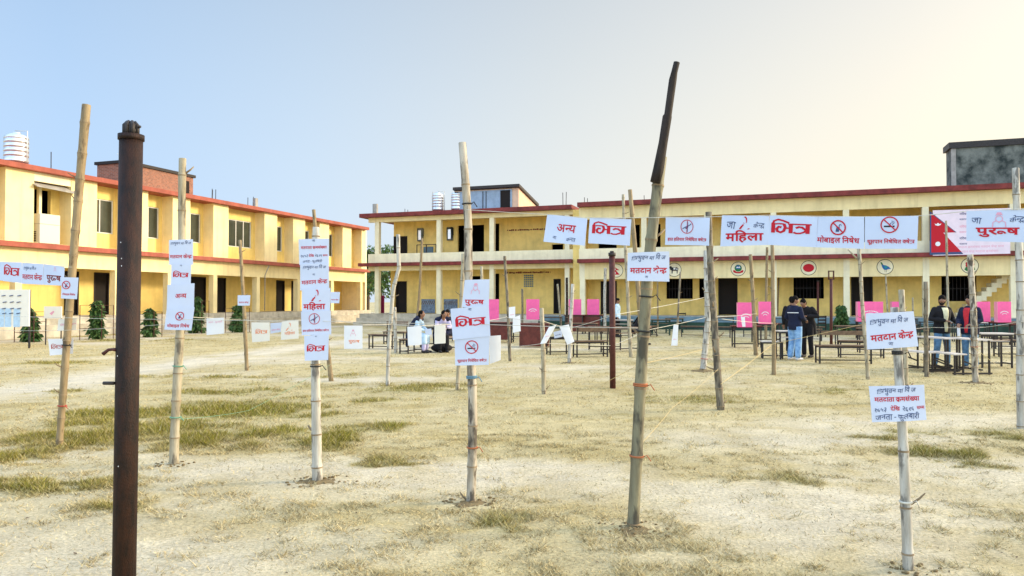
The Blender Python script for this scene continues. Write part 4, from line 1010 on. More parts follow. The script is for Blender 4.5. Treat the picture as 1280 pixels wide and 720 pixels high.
def q(x0, y0, x1, y1, sk=0, rk=0): return [(x0, y0), (x1, y0+sk), (x1+rk, y1+sk), (x0+rk, y1)]
FR = .02
# --- column on the pale bamboo, left
Yb = PL['b'][1]-.07
s = Sheet([(211,300),(241,299),(241,331),(211,331)], Yb, 'paper', 'polling centre sheet with blue handwriting, topmost on the left column of four sheets', .008); s.text('HAND',.5,.85,.85,'ink_blue',.004); s.text('MK',.5,.32,.92,'ink_red',.02)
s = Sheet([(214,330),(239,331),(238,357),(213,357)], Yb-.008, 'paper', 'red two letter sheet second from the top on the left column of four', .006); s.text('MITRA',.5,.5,.78,'ink_red',.03); s.text('HANDA',.5,.94,.10,'ink_blue',.004)
s = Sheet([(209,356),(243,354),(242,386),(208,387)], Yb-.016, 'paper', 'sheet with small dark red word, third on the left column of four', .008); s.text('ANYA',.52,.52,.42,'ink_red',.02)
s = Sheet([(208,386),(243,384),(239,413),(205,412)], Yb-.024, 'paper', 'mobile phone ban sheet lowest on the left column of four', .008); ban(s,.52,.63,.042,'mobile'); s.text('MOBILE',.5,.18,.82,'ink_red',.018)
# --- column of five
Yc = PL['c'][1]-.075
s = Sheet([(373,299),(411,298),(411,330),(374,331)], Yc, 'paper', 'voter number sheet with red and black writing, topmost of the column of five', .008); s.text('HANDA',.5,.92,.1,'ink_blue',.004); s.text('KRAM',.5,.66,.86,'ink_red',.02); s.text('NUM1',.18,.34,.24,'ink_blue',.006); s.text('DEKHI',.42,.34,.18,'ink_red',.014); s.text('NUM2',.66,.34,.24,'ink_blue',.006); s.text('SAMMA',.88,.34,.16,'ink_red',.014); s.text('HAND2',.45,.12,.66,'ink_blue',.002)
s = Sheet([(375,330),(411,329),(411,362),(375,363)], Yc-.008, 'paper', 'polling centre sheet second from the top of the column of five', .008); s.text('HAND',.5,.86,.8,'ink_blue',.004); s.text('HANDA',.48,.58,.09,'ink_blue',.004); s.text('MK',.5,.3,.9,'ink_red',.02, rot=.04)
s = Sheet([(377,361),(413,360),(412,391),(377,392)], Yc-.016, 'paper', 'sheet with a red woman drawing in the middle of the column of five', .008); woman(s,.5,.68,.055); s.text('MAHILA',.45,.26,.78,'ink_red',.026)
s = Sheet([(376,390),(413,388),(414,418),(377,419)], Yc-.024, 'paper', 'weapon ban sheet fourth from the top of the column of five', .008); ban(s,.45,.68,.048,'weapon'); s.text('WEAPON',.48,.18,.88,'ink_red',.018)
s = Sheet([(380,420),(411,417),(410,450),(381,451)], Yc-.032, 'paper', 'red two letter sheet lowest of the column of five', .006); s.text('MITRA',.48,.46,.76,'ink_red',.032); s.text('HANDA',.48,.93,.08,'ink_blue',.004)
# --- centre column of three
Yf = PL['f'][1]-.07
s = Sheet([(581,350),(612,349),(611,385),(577,384)], Yf+.004, 'paper', 'sheet with a faint pink man drawing, topmost of three on the centre pole', .008); man(s,.46,.70,.05); s.text('PURUSH',.45,.2,.72,'ink_red',.026)
s = Sheet([(563,386),(611,382),(613,420),(566,425)], Yf-.012, 'paper', 'large red two letter sheet in the middle of the centre pole', .010); s.text('MITRA',.5,.52,.80,'ink_red',.034, sx=1.15); s.text('HANDA',.5,.92,.09,'ink_blue',.004)
s = Sheet([(568,422),(612,420),(611,456),(569,457)], Yf-.004, 'paper', 'no smoking sheet lowest of three on the centre pole', .010); ban(s,.49,.64,.052,'smoke'); s.text('SMOKE',.5,.16,.86,'ink_red',.018)
s = Sheet([(612,420),(626,419),(626,450),(612,455)], 6.1, 'paper_white', 'plain blank sheet sticking out behind the no smoking sheet of the centre pole', .01)
# --- foreground post, right
Yk = PL['k'][1]-.065
s = Sheet([(1083,392),(1143,389),(1149,433),(1085,437)], Yk, 'paper', 'polling centre notice with blue handwriting, upper one on the right foreground pole', .012); s.text('HAND',.46,.76,.78,'ink_blue',.004, rot=.02); s.text('MK',.5,.32,.86,'ink_red',.022, rot=.05); s.text('HANDA',.44,.12,.09,'ink_blue',.002)
s = Sheet([(1087,483),(1156,481),(1159,525),(1091,528)], Yk-.01, 'paper', 'voter number notice with black numerals, lower one on the right foreground pole', .012); s.text('HAND',.48,.86,.7,'ink_blue',.004, rot=.02); s.text('KRAM',.48,.62,.82,'ink_red',.02); s.text('NUM1',.16,.34,.2,'ink_blue',.006); s.text('DEKHI',.42,.36,.17,'ink_red',.014); s.text('NUM2',.66,.34,.22,'ink_blue',.006); s.text('SAMMA',.9,.36,.15,'ink_red',.014); s.text('HAND2',.46,.13,.8,'ink_blue',.004)
# --- sheet on the tallest pole
s = Sheet([(785,316),(837,314),(837,352),(784,351)], PL['g'][1]-.10, 'paper', 'polling centre sheet tied to the tallest pole', .012); s.text('HAND',.5,.8,.82,'ink_blue',.005); s.text('MK',.5,.36,.88,'ink_red',.024); s.text('HANDA',.45,.14,.07,'ink_blue',.002)
# --- the high string of sheets
def ystr(px): return 1/((1/5.8)+(px-583)/(825-583)*((1/5.1)-(1/5.8))) if px < 825 else 1/((1/5.1)+(px-825)/(1290-825)*((1/3.75)-(1/5.1)))
def hs(x0, x1, quad, label, curl=.006, m='paper', dy=0): return Sheet(quad, [ystr(x0)+dy, ystr(x1)+dy, ystr(x1)+dy, ystr(x0)+dy], m, label, curl, group='sheets on the high string')
s = hs(681,732,[(684,268),(734,273),(731,307),(679,302)],'tilted sheet with one small red word, leftmost on the high string'); s.text('ANYA',.52,.55,.46,'ink_red',.014); s.text(['ज','ा'],.26,.18,.09,'ink_blue',.002); s.text(['क','न','त'],.66,.16,.22,'ink_blue',.002)
s = hs(736,789,[(737,272),(789,274),(787,307),(735,304)],'red two letter sheet just left of the tallest pole on the high string'); s.text('MITRA',.49,.55,.82,'ink_red',.032, sx=1.2)
s = hs(831,887,[(832,271),(887,272),(886,307),(831,306)],'weapon ban sheet just right of the tallest pole on the high string'); ban(s,.51,.66,.047,'weapon'); s.text('WEAPON',.5,.2,.88,'ink_red',.02)
s = hs(901,961,[(902,269),(961,270),(961,306),(900,308)],'sheet with a red woman drawing on the high string'); woman(s,.5,.72,.045); s.text('MAHILA',.5,.28,.78,'ink_red',.026, sx=1.2); s.text('HANDA',.22,.66,.2,'ink_blue',.0); s.text('HANDK',.8,.66,.22,'ink_blue',.002)
s = hs(961,1022,[(962,269.5),(1022,271),(1020,309),(960,306)],'largest red two letter sheet on the high string, right of the woman sheet'); s.text('MITRA',.47,.58,.84,'ink_red',.034, sx=1.15)
s = hs(1021,1079,[(1022,271),(1080,271),(1080,311),(1020,309)],'mobile phone ban sheet on the high string'); ban(s,.46,.65,.045,'mobile'); s.text('MOBILE',.46,.24,.9,'ink_red',.02)
s = hs(1081,1147,[(1081,271),(1148,270),(1146,311),(1081,311)],'no smoking sheet on the high string, right of the mobile phone one'); ban(s,.48,.74,.047,'smoke'); s.text('SMOKE',.5,.22,.9,'ink_red',.02)
s = hs(1208,1283,[(1208,264),(1284,261),(1284,303),(1208,301)],'last sheet on the high string, with a pink man drawing at the right edge', m='paper'); man(s,.55,.72,.045,'ink_pink'); s.text('PURUSH',.52,.33,.72,'ink_red',.03, sx=1.25); s.text('HANDA',.17,.66,.17,'ink_blue',.0); s.text('HANDK',.84,.68,.24,'ink_blue',.002)
# --- left string of sheets near the leaning pole
def yl(px): return 1/((1/7.9)+(px-90)/(-90)*((1/8.5)-(1/7.9)))
def ls(quad, label, dy=0): return Sheet(quad, [yl(quad[0][0])+dy, yl(quad[1][0])+dy, yl(quad[1][0])+dy, yl(quad[0][0])+dy], 'paper', label, .006, group='sheets on the left string')
s = ls([(-4,327),(27,328),(26,354),(-4,350)],'red two letter sheet at the left edge of the picture, on the left string'); s.text('MITRA',.62,.52,.62,'ink_red',.032)
s = ls([(27,328.5),(54,330),(54,356),(26,354.5)],'polling centre sheet in the middle of the left string'); s.text('HAND',.4,.75,.6,'ink_blue',.004); s.text('MK',.5,.33,.9,'ink_red',.02)
s = ls([(54,330),(80,333),(79,357),(54,356)],'dark red one word sheet on the left string, touching the leaning pole'); s.text('PURUSH',.52,.35,.7,'maroon',.03); man(s,.6,.8,.03)
Ya = PL['a'][1]-.06
s = Sheet([(77,346.5),(98,347),(96,374),(76,373)], Ya, 'paper', 'mobile ban sheet fixed across the leaning left pole', .004); ban(s,.3,.64,.045,'mobile'); s.text('MOBILE',.48,.2,.8,'ink_red',.018)
s = Sheet([(73,399),(96,397),(95,412),(71,414)], 8.05+.05, 'paper_warm', 'small pale sheet behind the leaning left pole, under the ban sheet', .004); s.text('MITRA',.3,.5,.3,'ink_pink',.02); s.text('PURUSH',.85,.5,.25,'ink_pink',.02)
s = Sheet([(60,424),(92,423),(91,442),(62,444.5)], 8.1, 'paper_white', 'lowest white sheet with red letters behind the leaning left pole', .004); s.text('MITRA',.34,.5,.5,'tie_red',.02)
# --- sheets hung on the low strings
s = Sheet([(297,369),(313,369),(312,382),(297,382)], PL['e'][1]-.06, 'paper', 'small sheet on the thin tan pole between the two left columns', .004); s.text('MK',.5,.3,.8,'ink_red',.02)
s = Sheet([(258,398),(280,397),(280,417),(258,419)], 12, 'paper_white', 'plain white sheet hanging right of the left column of four', .01); s.text('HAND2',.5,.75,.8,'ink_pink',.0)
s = Sheet([(314,403),(337,403),(337,426),(315,428)], 12, 'paper_warm', 'cream sheet with orange letters hanging right of the thin tan pole', .01); s.text('MITRA',.55,.5,.66,'ink_orange',.03)
s = Sheet([(338,404),(352,403),(351,415),(338,417)], 12.6, 'paper', 'little bluish sheet between two cream hanging sheets', .004); s.text('MK',.5,.3,.8,'ink_pink',.02)
s = Sheet([(352,402),(373,400),(373,423),(351,425)], 12, 'paper_warm', 'cream sheet with a faint orange woman drawing left of the column of five', .01); woman(s,.45,.65,.07,'ink_orange'); s.text('MAHILA',.5,.32,.6,'ink_orange',.02)
s = Sheet([(413,365),(425,365),(424,379),(413,379)], PL['d'][1]-.06, 'paper', 'small sheet peeping out right of the column of five', .004); s.text('MK',.5,.3,.8,'ink_red',.02)
s = Sheet([(430,407),(453,407),(453,436),(430,436)], 11.5, 'paper_white', 'white sheet with orange word hanging right of the column of five', .012); s.text('PURUSH',.55,.32,.6,'ink_orange',.03); man(s,.5,.7,.06)
s = Sheet([(509,408.5),(527,407.5),(527,431),(510,432)], 10.8, 'paper_white', 'plain white sheet hanging before the seated woman in pale blue', .01)
s = Sheet([(543,406.5),(557,406),(557,429),(543,430)], 11.5, 'paper_warm', 'plain cream sheet hanging before the seated woman in lavender', .01)
s = Sheet([(531,411.5),(539,410.5),(540,418),(532,419)], 12.5, 'paper', 'tiny white sheet between two blank hanging sheets', .003)
s = Sheet([(636,384),(644,383),(644,397),(636,398)], 18.8, 'paper_white', 'small white sheet on the dark slim pole right of the first pink screen', .004); s.text('PURUSH',.5,.3,.6,'ink_pink',.02)
s = Sheet([(641,397),(650,394),(651,414),(641,416)], 18.5, 'paper_white', 'blank white sheet hanging lower by the dark slim pole', .01)
s = Sheet([(686,409),(696,405.5),(683,429),(675,430)], 12.4, 'paper_white', 'left one of two white sheets draped over the low pale stake', .01); s.text('MITRA',.5,.4,.5,'ink_pink',.02)
s = Sheet([(699,408),(711,405.5),(718,427),(709,431)], 12.4, 'paper_white', 'right one of two white sheets draped by the low pale stake', .012)
s = Sheet([(692,415),(702,412.5),(703,421),(693,423)], 12.6, 'paper', 'small bluish sheet between the two draped white sheets', .004); s.text('MK',.5,.4,.7,'ink_blue',.02)
s = Sheet([(842,406),(848,406),(847,432),(839,432)], 21.0, 'paper_white', 'narrow hanging strip of paper with faint pink mark on a thin cane', .01); s.text('MITRA',.5,.3,.5,'ink_pink',.03)
# --- vinyl banner on the upper storey
def fmY(px, d): 
    u = FM.on(px, d); return FM((u, d, 0)).y
xa, xb = 1166, 1262
s = Sheet([(1166,263),(1263,260),(1263,317),(1166,319.5)], [fmY(xa,-.55), fmY(xb,-.55), fmY(xb,-.55), fmY(xa,-.55)], 'paper', 'wide pale pink vinyl banner with a crimson pennant flag hung on the back block', .0, group='banners', cat='banner', name='vinyl_banner')
s.o.data.materials[0] = mat('pale_pink_vinyl', (.80,.66,.72), .5, .06, 3)
flag = [(-.5,.5),(.42,-.02),(.02,-.02),(.52,-.5),(-.5,-.5)]
hh = s.h*.9
def fl(k, c0): return [Pl([(x*k*.62, y*k) for x, y in [(-.5,.5),(.38,.0),(-.5,.0)]]), Pl([(x*k*.62, y*k) for x, y in [(-.5,.0),(-.06,.0),(.6,-.5),(-.5,-.5)]])]
s.shape(fl(1.12,0), .16, .5, hh*.96, 'ink_blue', 'flag_border', .004); s.shape(fl(1.0,0), .16, .5, hh*.96, 'ink_red', 'flag', .008)
s.shape([Pl([(.33*math.cos(6.283*k/16)-.9, .33*math.sin(6.283*k/16)-1.6) for k in range(16)]), Pl([(-1.35,1.35),(-1.2,1.1),(-.9,1.0),(-.6,1.1),(-.45,1.35),(-.7,1.25),(-.9,1.45),(-1.1,1.25)])], .16, .5, hh*.17, 'white_paint', 'sun_and_moon', .012)
for k, (v, mm) in enumerate([(.9,'ink_blue'),(.78,'ink_blue'),(.62,'ink_pink'),(.5,'ink_pink'),(.36,'ink_blue'),(.24,'ink_blue')]): s.text(['म','त','द','ा','न'] if k % 2 else ['न','ि','र','व','ा'], .40, v, .10, mm, .02)
s.text(W['KRAM']+[' ']+W['MK']+[' ']+W['SAMMA'], .62, .17, .6, 'ink_pink', .004); s.text(W['MK']+[' ']+W['KRAM'], .6, .07, .5, 'ink_pink', .004)

# ------------------------------------------------------------------ strings and ropes
def rope(pts, r, m, label, sag=.03, name='string', group='strings between the poles'):
    P3 = [at(*p) for p in pts]; out = []
    for a, b in zip(P3[:-1], P3[1:]):
        n = 14
        for i in range(n):
            t = i/n; p = a.lerp(b, t); p = p - Vector((0,0,sag*(a-b).length*.25*4*t*(1-t)))
            out.append(p)
    out.append(P3[-1]); mb = MB(); mb.tube(out, r, 6)
    o = mb.build(name, M[m], loc=P3[0]); tag(o, label, 'string', group); return o
rope([(583,262,5.75),(684,268,ystr(684)+.01),(735,272,ystr(735)+.01),(822,272,5.05),(888,271,ystr(888)+.01),(961,269,ystr(961)+.01),(1080,271,ystr(1080)+.01),(1148,270,ystr(1148)+.01),(1208,264,ystr(1208)+.01),(1320,259,3.68)], .0022, 'rope_white', 'thin high string from the centre pole to the right carrying the big sheets', .012)
rope([(-40,325,yl(-40)),(27,328,yl(27)+.01),(54,330,yl(54)+.01),(90,334,7.9)], .0022, 'rope_white', 'thin string holding three sheets left of the leaning pole', .02)
rope([(-60,391,9.8),(76,397,7.95),(221,399,7.15),(396,401,6.45),(590,405,5.8),(797,410,5.16)], .0022, 'rope_white', 'pale chest high string joining the front row of poles up to the tallest one', .012)
rope([(-60,410,9.8),(75,413,7.95),(221,404,7.15)], .002, 'rope_white', 'lower pale string left of the black iron post', .02)
rope([(221,393,7.2),(259,397,12.02),(303,399,16.8),(337,402,12.05),(373,400,12.02),(412,398,14.6),(453,406,11.55),(491,405,13.9),(527,407,10.85),(557,405.5,11.55),(573,406,13.2),(634,396,19.4)], .004, 'rope_white', 'string with blank sheets hanging on it behind the left columns', .01)
rope([(634,397,19.4),(678,401,12.6),(713,410,19),(766,394,13.5),(880,372,16.9)], .005, 'rope_white', 'string climbing right past the dark red iron post', .01)
rope([(638,433,19.4),(680,429,12.6),(766,432,13.5),(812,412,14),(881,397,16.9),(946,392,21.8)], .005, 'rope_white', 'lower string through the low pale stake and the dark red iron post', .01)
rope([(757,478,13.4),(800,455,12),(878,437,16.9)], .004, 'rope_yellow', 'yellow string sloping up to the pale whitish pole', .01)
rope([(796,560,5.2),(840,510,7.5),(898,461,10.6)], .002, 'rope_yellow', 'yellow string running from the tallest pole back to the dark grey pole', .02)
rope([(901,480,10.6),(966,430,15.8),(1084,404,14.9)], .004, 'rope_yellow', 'yellow string between the dark grey pole and the straight tan pole', .01)
rope([(224,524,7.15),(311,513,10),(414,455,14.6)], .0022, 'rope_green', 'green string sloping back from the pale pole with four sheets', .02)
rope([(1084,420,14.9),(1157,409,15.5),(1217,410,14.2),(1274,402,9.2),(1400,398,8)], .004, 'rope_white', 'string before the bearded man joining the right hand poles', .01)
rope([(884,410,16.9),(897,398,10.65),(966,404,15.8)], .004, 'rope_white', 'string from the dark grey thorny pole to the straight tan pole', .01)
rope([(1217,434,14.2),(1240,452,14),(1275,470,9.2)], .004, 'rope_yellow', 'yellow string right of the brown mottled pole', .01)
# ------------------------------------------------------------------ desks, benches, tables, screens
def place(o, px, py, rz, Y=None):
    g = gnd(px, py) if Y is None else at(px, py, Y); o.location = (g.x, g.y, 0); o.rotation_euler = (0, 0, rz); return o
def frame_legs(par, L, D, H, m, bar=.035, low=.1, runners=True):
    for sx in (-1, 1):
        for sy in (-1, 1):
            mb = MB(); mb.bar((sx*(L/2-.04), sy*(D/2-.03), 0), (sx*(L/2-.04), sy*(D/2-.03), H), bar); mb.build('leg', M[m], par)
    mb = MB()
    for sx in (-1, 1): mb.bar((sx*(L/2-.04), -D/2+.05, low), (sx*(L/2-.04), D/2-.05, low), bar*.9)
    mb.bar((-L/2+.04, 0, low), (L/2-.04, 0, low), bar*.8); mb.build('foot_rails', M[m], par)
    for sy in (-1, 1): mb = MB(); mb.bar((-L/2+.06, sy*(D/2-.03), H-.03), (L/2-.06, sy*(D/2-.03), H-.03), bar*.9); mb.build('top_rail', M[m], par)
def desk(label, L=1.1, D=.4, H=.76, top='wood', m='steel_dark', shelf=True):
    o = empty('school_desk', (0,0,0), label, 'desk', 'school desks and tables'); frame_legs(o, L, D, H, m)
    mb = MB(); mb.box(-L/2, L/2, -D/2, D/2, H, H+.028); mb.build('desk_top', M[top], o)
    if shelf: mb = MB(); mb.box(-L/2+.06, L/2-.06, -D/2+.06, D/2-.02, H-.17, H-.155); mb.build('shelf', M[top], o)
    return o
def bench(label, L=1.1, D=.28, H=.44, top='wood', back=False, m='steel_dark'):
    o = empty('school_bench', (0,0,0), label, 'bench', 'school benches'); frame_legs(o, L, D, H, m, low=.08)
    mb = MB(); mb.box(-L/2, L/2, -D/2, D/2, H, H+.028); mb.build('seat', M[top], o)
    if back:
        mb = MB()
        for sx in (-1, 1): mb.bar((sx*(L/2-.04), D/2-.02, H+.028), (sx*(L/2-.04), D/2+.03, H+.40), .03)
        mb.build('back_post', M[m], o); mb = MB(); mb.box(-L/2, L/2, D/2+.0, D/2+.025, H+.29, H+.40); mb.build('backrest', M[top], o)
    return o
def dual(label, L=1.05, top='wood_pale'):
    o = empty('desk_with_bench', (0,0,0), label, 'school desk', 'desks joined to benches')
    mb = MB(); mb.box(-L/2, L/2, -.19, .19, .74, .768, M=Matrix.Translation((0,.30,0))); mb.build('desk_top', M[top], o)
    mb = MB(); mb.box(-L/2, L/2, -.15, .15, .43, .458, M=Matrix.Translation((0,-.24,0))); mb.build('seat', M[top], o)
    for sx in (-1, 1):
        x = sx*(L/2-.05)
        for y, h in ((.44,.74),(.16,.74),(-.15,.43),(-.34,.43)):
            mb = MB(); mb.bar((x,y,0),(x,y,h),.032); mb.build('leg', M['steel_dark'], o)
        mb = MB(); mb.bar((x,-.38,.03),(x,.50,.03),.034); mb.bar((x,-.15,.30),(x,.16,.18),.028); mb.build('runner', M['steel_dark'], o)
    for y in (.30,-.24): mb = MB(); mb.bar((-L/2+.07,y,.10),(L/2-.07,y,.10),.03); mb.build('stretcher', M['steel_dark'], o)
    return o
def table(label, L=1.2, D=.6, H=.75, top='wood_maroon', m='steel_dark', skirt=False):
    o = empty('table', (0,0,0), label, 'table', 'tables holding the voting screens'); frame_legs(o, L, D, H, m, bar=.045, low=.12)
    mb = MB(); mb.box(-L/2-.03, L/2+.03, -D/2-.03, D/2+.03, H, H+.03); mb.build('table_top', M[top], o)
    if skirt: mb = MB(); mb.box(-L/2+.07, L/2-.07, -D/2+.012, -D/2+.03, .12, H-.05); mb.build('modesty_panel', M[top], o)
    return o
def chair(label):
    o = empty('wooden_chair', (0,0,0), label, 'chair', 'wooden chairs'); w = .42
    for sx in (-1,1):
        mb = MB(); mb.bar((sx*.19,-.19,0),(sx*.19,-.19,.43),.035); mb.build('leg', M['darkwood'], o)
        mb = MB(); mb.bar((sx*.19,.19,0),(sx*.19,.23,.95),.035); mb.build('leg', M['darkwood'], o)
    mb = MB(); mb.box(-.22,.22,-.22,.2,.43,.46); mb.build('seat', M['wood'], o)
    mb = MB()
    for z in (.58,.72,.86): mb.box(-.19,.19,.195,.215,z,z+.07)
    mb.build('backrest', M['darkwood'], o); return o
place(bench('empty bench with thin black legs left of the crooked pole', .95, .3, .46),478,436,R(-19))
place(bench('bench with a raised backrest behind the crooked pole', .9, .3, .44, back=True),494,430,R(-19))
place(bench('bench under the seated woman in pale blue', 1.0, .34, .42),514,441,R(70))
place(table('low dark table between the seated women', .8, .5, .66, 'darkwood'),539,434,R(10))
place(bench('bench under the seated woman in lavender', 1.0, .34, .42),557,438,R(70))
place(desk('long dark desk behind the first pink screen', 1.6, .45, .7),585,427,R(-19))
place(bench('bench with a high thin backrest and black frame before the draped papers', 1.0, .36, .44, back=True),738,446,R(-165))
place(desk('narrow desk left of the dark red iron post, behind the thin backed bench', 1.1, .4, .74),756,437,R(-10))
place(desk('desk slanting behind the dark red iron post', 1.3, .45, .75),775,440,R(35))
place(bench('small dark bench under the draped papers', .7, .4, .5, 'darkwood'),698,443,R(15))
place(desk('pale topped desk before the man in a blue and white shirt', .9, .45, .76, 'wood_pale'),779,422,R(-10))
place(desk('green legged desk right of the tallest pole', .9, .4, .72, m='plinth_green'),826,419,R(-19))
place(desk('second green legged desk right of the tallest pole, farther back', .9, .4, .72, m='plinth_green'),843,416,R(-19))
place(bench('dark bench just right of the tallest pole', 1.1, .35, .46),812,421,R(60))
place(desk('desk in the row by the plinth under the black window', 1.2, .4, .74),868,410,R(-19))
place(desk('dark desk behind the pair of grey poles', 1.2, .4, .74),903,414,R(-19))
place(chair('dark wooden chair by the thin cane below the black window'),853,412,R(-10))
place(table('maroon table under the larger pink voting screen left of the two men', .95, .6, .72, skirt=False),933,434,R(-8))
place(table('dark table under the pink voting screen nearest the two men', 1.0, .6, .72),957,428,R(-8))
place(bench('stool like bench with a pale top left of the two men', .6, .34, .46, 'wood_pale'),965,448,R(-12))
place(desk('pale topped desk next to the man in light jeans', .55, .5, .76, 'wood_pale'),984,449,R(-6))
place(chair('ladder back chair right of the two men'),1024,421,R(190))
place(chair('ladder back chair beside the bracketed iron post'),1045,410,R(160))
place(bench('long bench with a top rail in front of the bracketed iron post', 1.35, .36, .44, back=True),1054,454,R(176))
place(desk('desk behind the long bench right of the bracketed post', 1.3, .4, .75),1070,436,R(-12))
place(desk('desk left of the right foreground notices, farthest back', 1.3, .4, .75),1092,424,R(-19))
place(dual('pale desk joined to a bench, left of the bearded man'),1156,463,R(-84))
place(dual('pale desk joined to a bench, right of the bearded man'),1194,466,R(-86))
place(desk('tall pale topped desk right of the brown mottled pole', .75, .5, .80, 'wood_pale'),1240,459,R(-5))
place(bench('dark bench before the last pink screens', .9, .34, .5),1259,436,R(-10))
place(desk('desk with teal edge behind the bearded man', 1.4, .4, .74, 'plinth_blue'),1172,424,R(-19))
place(desk('desk behind the person in a red and navy jacket', 1.2, .4, .74, 'wood_pale'),1212,427,R(-19))
place(bench('bench in the back row left of the lectern table', 1.3, .35, .45),612,416,R(-19))
place(desk('desk in the back row beyond the maroon lectern table', 1.3, .4, .72),688,413,R(-19))
place(desk('desk in the back row left of the seated dark figure', 1.3, .4, .72),730,411,R(-19))
place(desk('desk in the back row under the black doorway', 1.3, .4, .72),757,409,R(-19))
place(desk('desk at the back between the coat of arms and the red emblem', 1.3, .4, .72, 'plinth_blue'),985,415,R(-19))
place(desk('desk with stacked frame behind the bird emblem cane', 1.3, .4, .74),1128,418,R(-19))
place(bench('long cement coloured bench at the left edge by the tap panel', .9, .5, .5, 'steel_dark'),-2,420,R(20))
for (px, py, rz, kind, lb) in [(1076,447,-12,0,'low dark bench just left of the slender forked pole'),(1098,441,-15,1,'dark desk left of the pale upright pole'),(1122,432,-19,1,'dark desk right behind the right foreground notices'),
    (1142,425,-19,0,'bench in the back row under the blue bird emblem'),(1264,425,-19,1,'desk between the last two pink screens'),(1272,446,-8,0,'low bench beside the whitish pole at the right edge'),(1008,426,-19,0,'bench behind the person in the long black coat'),
    (896,422,-19,0,'bench close behind the dark grey thorny pole'),(868,421,-15,0,'low bench left of the pale whitish pole'),(727,429,-19,1,'dark desk right of the whitish knotty stake'),(648,423,-19,0,'low bench beside the solid maroon desk'),(802,415,-19,0,'bench at the back directly behind the tallest pole'),(946,421,-19,0,'bench in the back row under the pink screens left of the two men')]:
    place(bench(lb, 1.2, .34, .46) if kind == 0 else desk(lb, 1.2, .42, .74), px, py, R(rz))
# lectern like table with the second pink screen
o = empty('lectern_table', (0,0,0), 'solid maroon wooden desk under the second pink screen', 'desk', 'tables holding the voting screens')
mb = MB(); mb.box(-.55,.55,-.3,.3,.78,.82); mb.build('table_top', M['wood_maroon'], o)
mb = MB(); mb.box(-.5,.5,-.27,-.24,.02,.777); mb.build('front_panel', M['wood_maroon'], o)
for sx in (-1,1): mb = MB(); mb.box(sx*.5-.015+.0,sx*.5+.015,-.238,.27,.0,.777); mb.build('side_panel', M['wood_maroon'], o)
place(o,668,433,R(-5))
o = table('maroon table under the first pink screen, half behind the centre sheets', 1.3, .6, .76, skirt=True); place(o,621,428,R(-8))
place(table('dark maroon table left of a cream column under a pink screen', .95, .6, .90, skirt=True),719,417,R(-19))
place(table('dark maroon table right of a cream column under a pink screen', .95, .6, .90, skirt=True),741,417,R(-19))
place(table('table under the pink screen left of the right foreground notices', 1.2, .6, .75),1089,423,R(-19))
place(table('table under the small pink screen behind the right foreground notices', .9, .6, .75),1120,414,R(-19))
place(table('table under the pink screen behind the person in red and navy', .9, .6, .75),1230,424,R(-19))
place(table('table under the big pink screen before the stairs', 1.0, .6, .75, 'wood_maroon'),1256,427,R(-19))
place(table('table under the pink screen cut by the right edge', 1.0, .6, .75, 'wood_maroon'),1284,432,R(-19))
def screen(x0, y0, x1, y1, Y, label, logo=True, side=0.3):
    a = at(x0, y0, Y); b = at(x1, y1, Y); w = b.x-a.x; h = a.z-b.z; c = Vector(((a.x+b.x)/2, Y, b.z))
    o = empty('voting_screen', c, label, 'voting screen', 'pink voting screens'); t = .012
    mb = MB(); mb.box(-w/2, w/2, 0, t, 0, h); fp = mb.build('front_board', M['pink'], o)
    for sx in (-1, 1):
        Mx = Matrix.Translation((sx*(w/2+.002), .002, 0)) @ Matrix.Rotation(sx*R(12), 4, 'Z')
        mb = MB(); mb.box(-.006, .006, 0, side, .003, h-.003, M=Mx); mb.build('side_board', M['pink_light'], o)
    if logo:
        mb = MB(); n = 10
        for r0, r1, zc in ((.19,.235,.35),(.10,.135,.33)):
            for k in range(n):
                t0 = R(200-220*k/n)-R(0); t1 = R(200-220*(k+.7)/n)
                t0 = R(150-120*k/n); t1 = R(150-120*(k+.75)/n)
                mb.add([(rr*math.cos(tt)*w/.62, -.004, h*zc+rr*math.sin(tt)*.7) for rr, tt in ((r0,t0),(r1,t0),(r1,t1),(r0,t1))], [(0,1,2,3)])
        mb.build('printed_mark', M['white_paint'], fp)
    return o
screen(611,374,623.5,400,33,'first pink voting screen, with a paler right side, behind the centre sheets',False,.45)
screen(658,374,674,399.5,30,'pink voting screen standing on the solid maroon desk')
screen(711,374,726.5,394,37,'pink voting screen left of the slim cream column',False)
screen(734,374,749,394,37,'pink voting screen right of the slim cream column',False)
screen(922,378,943,409,24.5,'big pink voting screen with a white strip hanging before it')
screen(949,377,964,405,26,'pink voting screen between the big one and the two men')
screen(1072,377,1104,402,30.5,'widest pink voting screen, left of the right foreground notices')
screen(1115,377,1125,399,34,'narrow pink voting screen behind the right foreground notices',False)
screen(1222,377,1238,402,29.5,'pink voting screen behind the person in red and navy',False)
screen(1247,377,1264,403,28.5,'pink voting screen with white mark just left of the right edge pole')
screen(1276,383,1294,408,27,'pink voting screen cut off by the right edge')
s = Sheet([(926,396),(931,396),(932,408.5),(928,408.5)], 24.3, 'paper_white', 'narrow white strip hanging on the big pink voting screen', .004)
# water bottle on the right desk
mb = MB(); p = place(empty('water_bottle', (0,0,0), 'clear white water bottle standing on the pale desk beside the bearded man', 'bottle'),1199,462,0); p.location.z = .769
mb.tube([(0,0,0),(0,0,.02),(0,0,.19),(0,0,.235),(0,0,.25)], [.03,.034,.034,.016,.014], 12); mb.build('bottle_body', M['white_paint'], p)
mb = MB(); mb.tube([(0,0,.25),(0,0,.27)], .017, 10); mb.build('cap', M['tie_blue'], p)
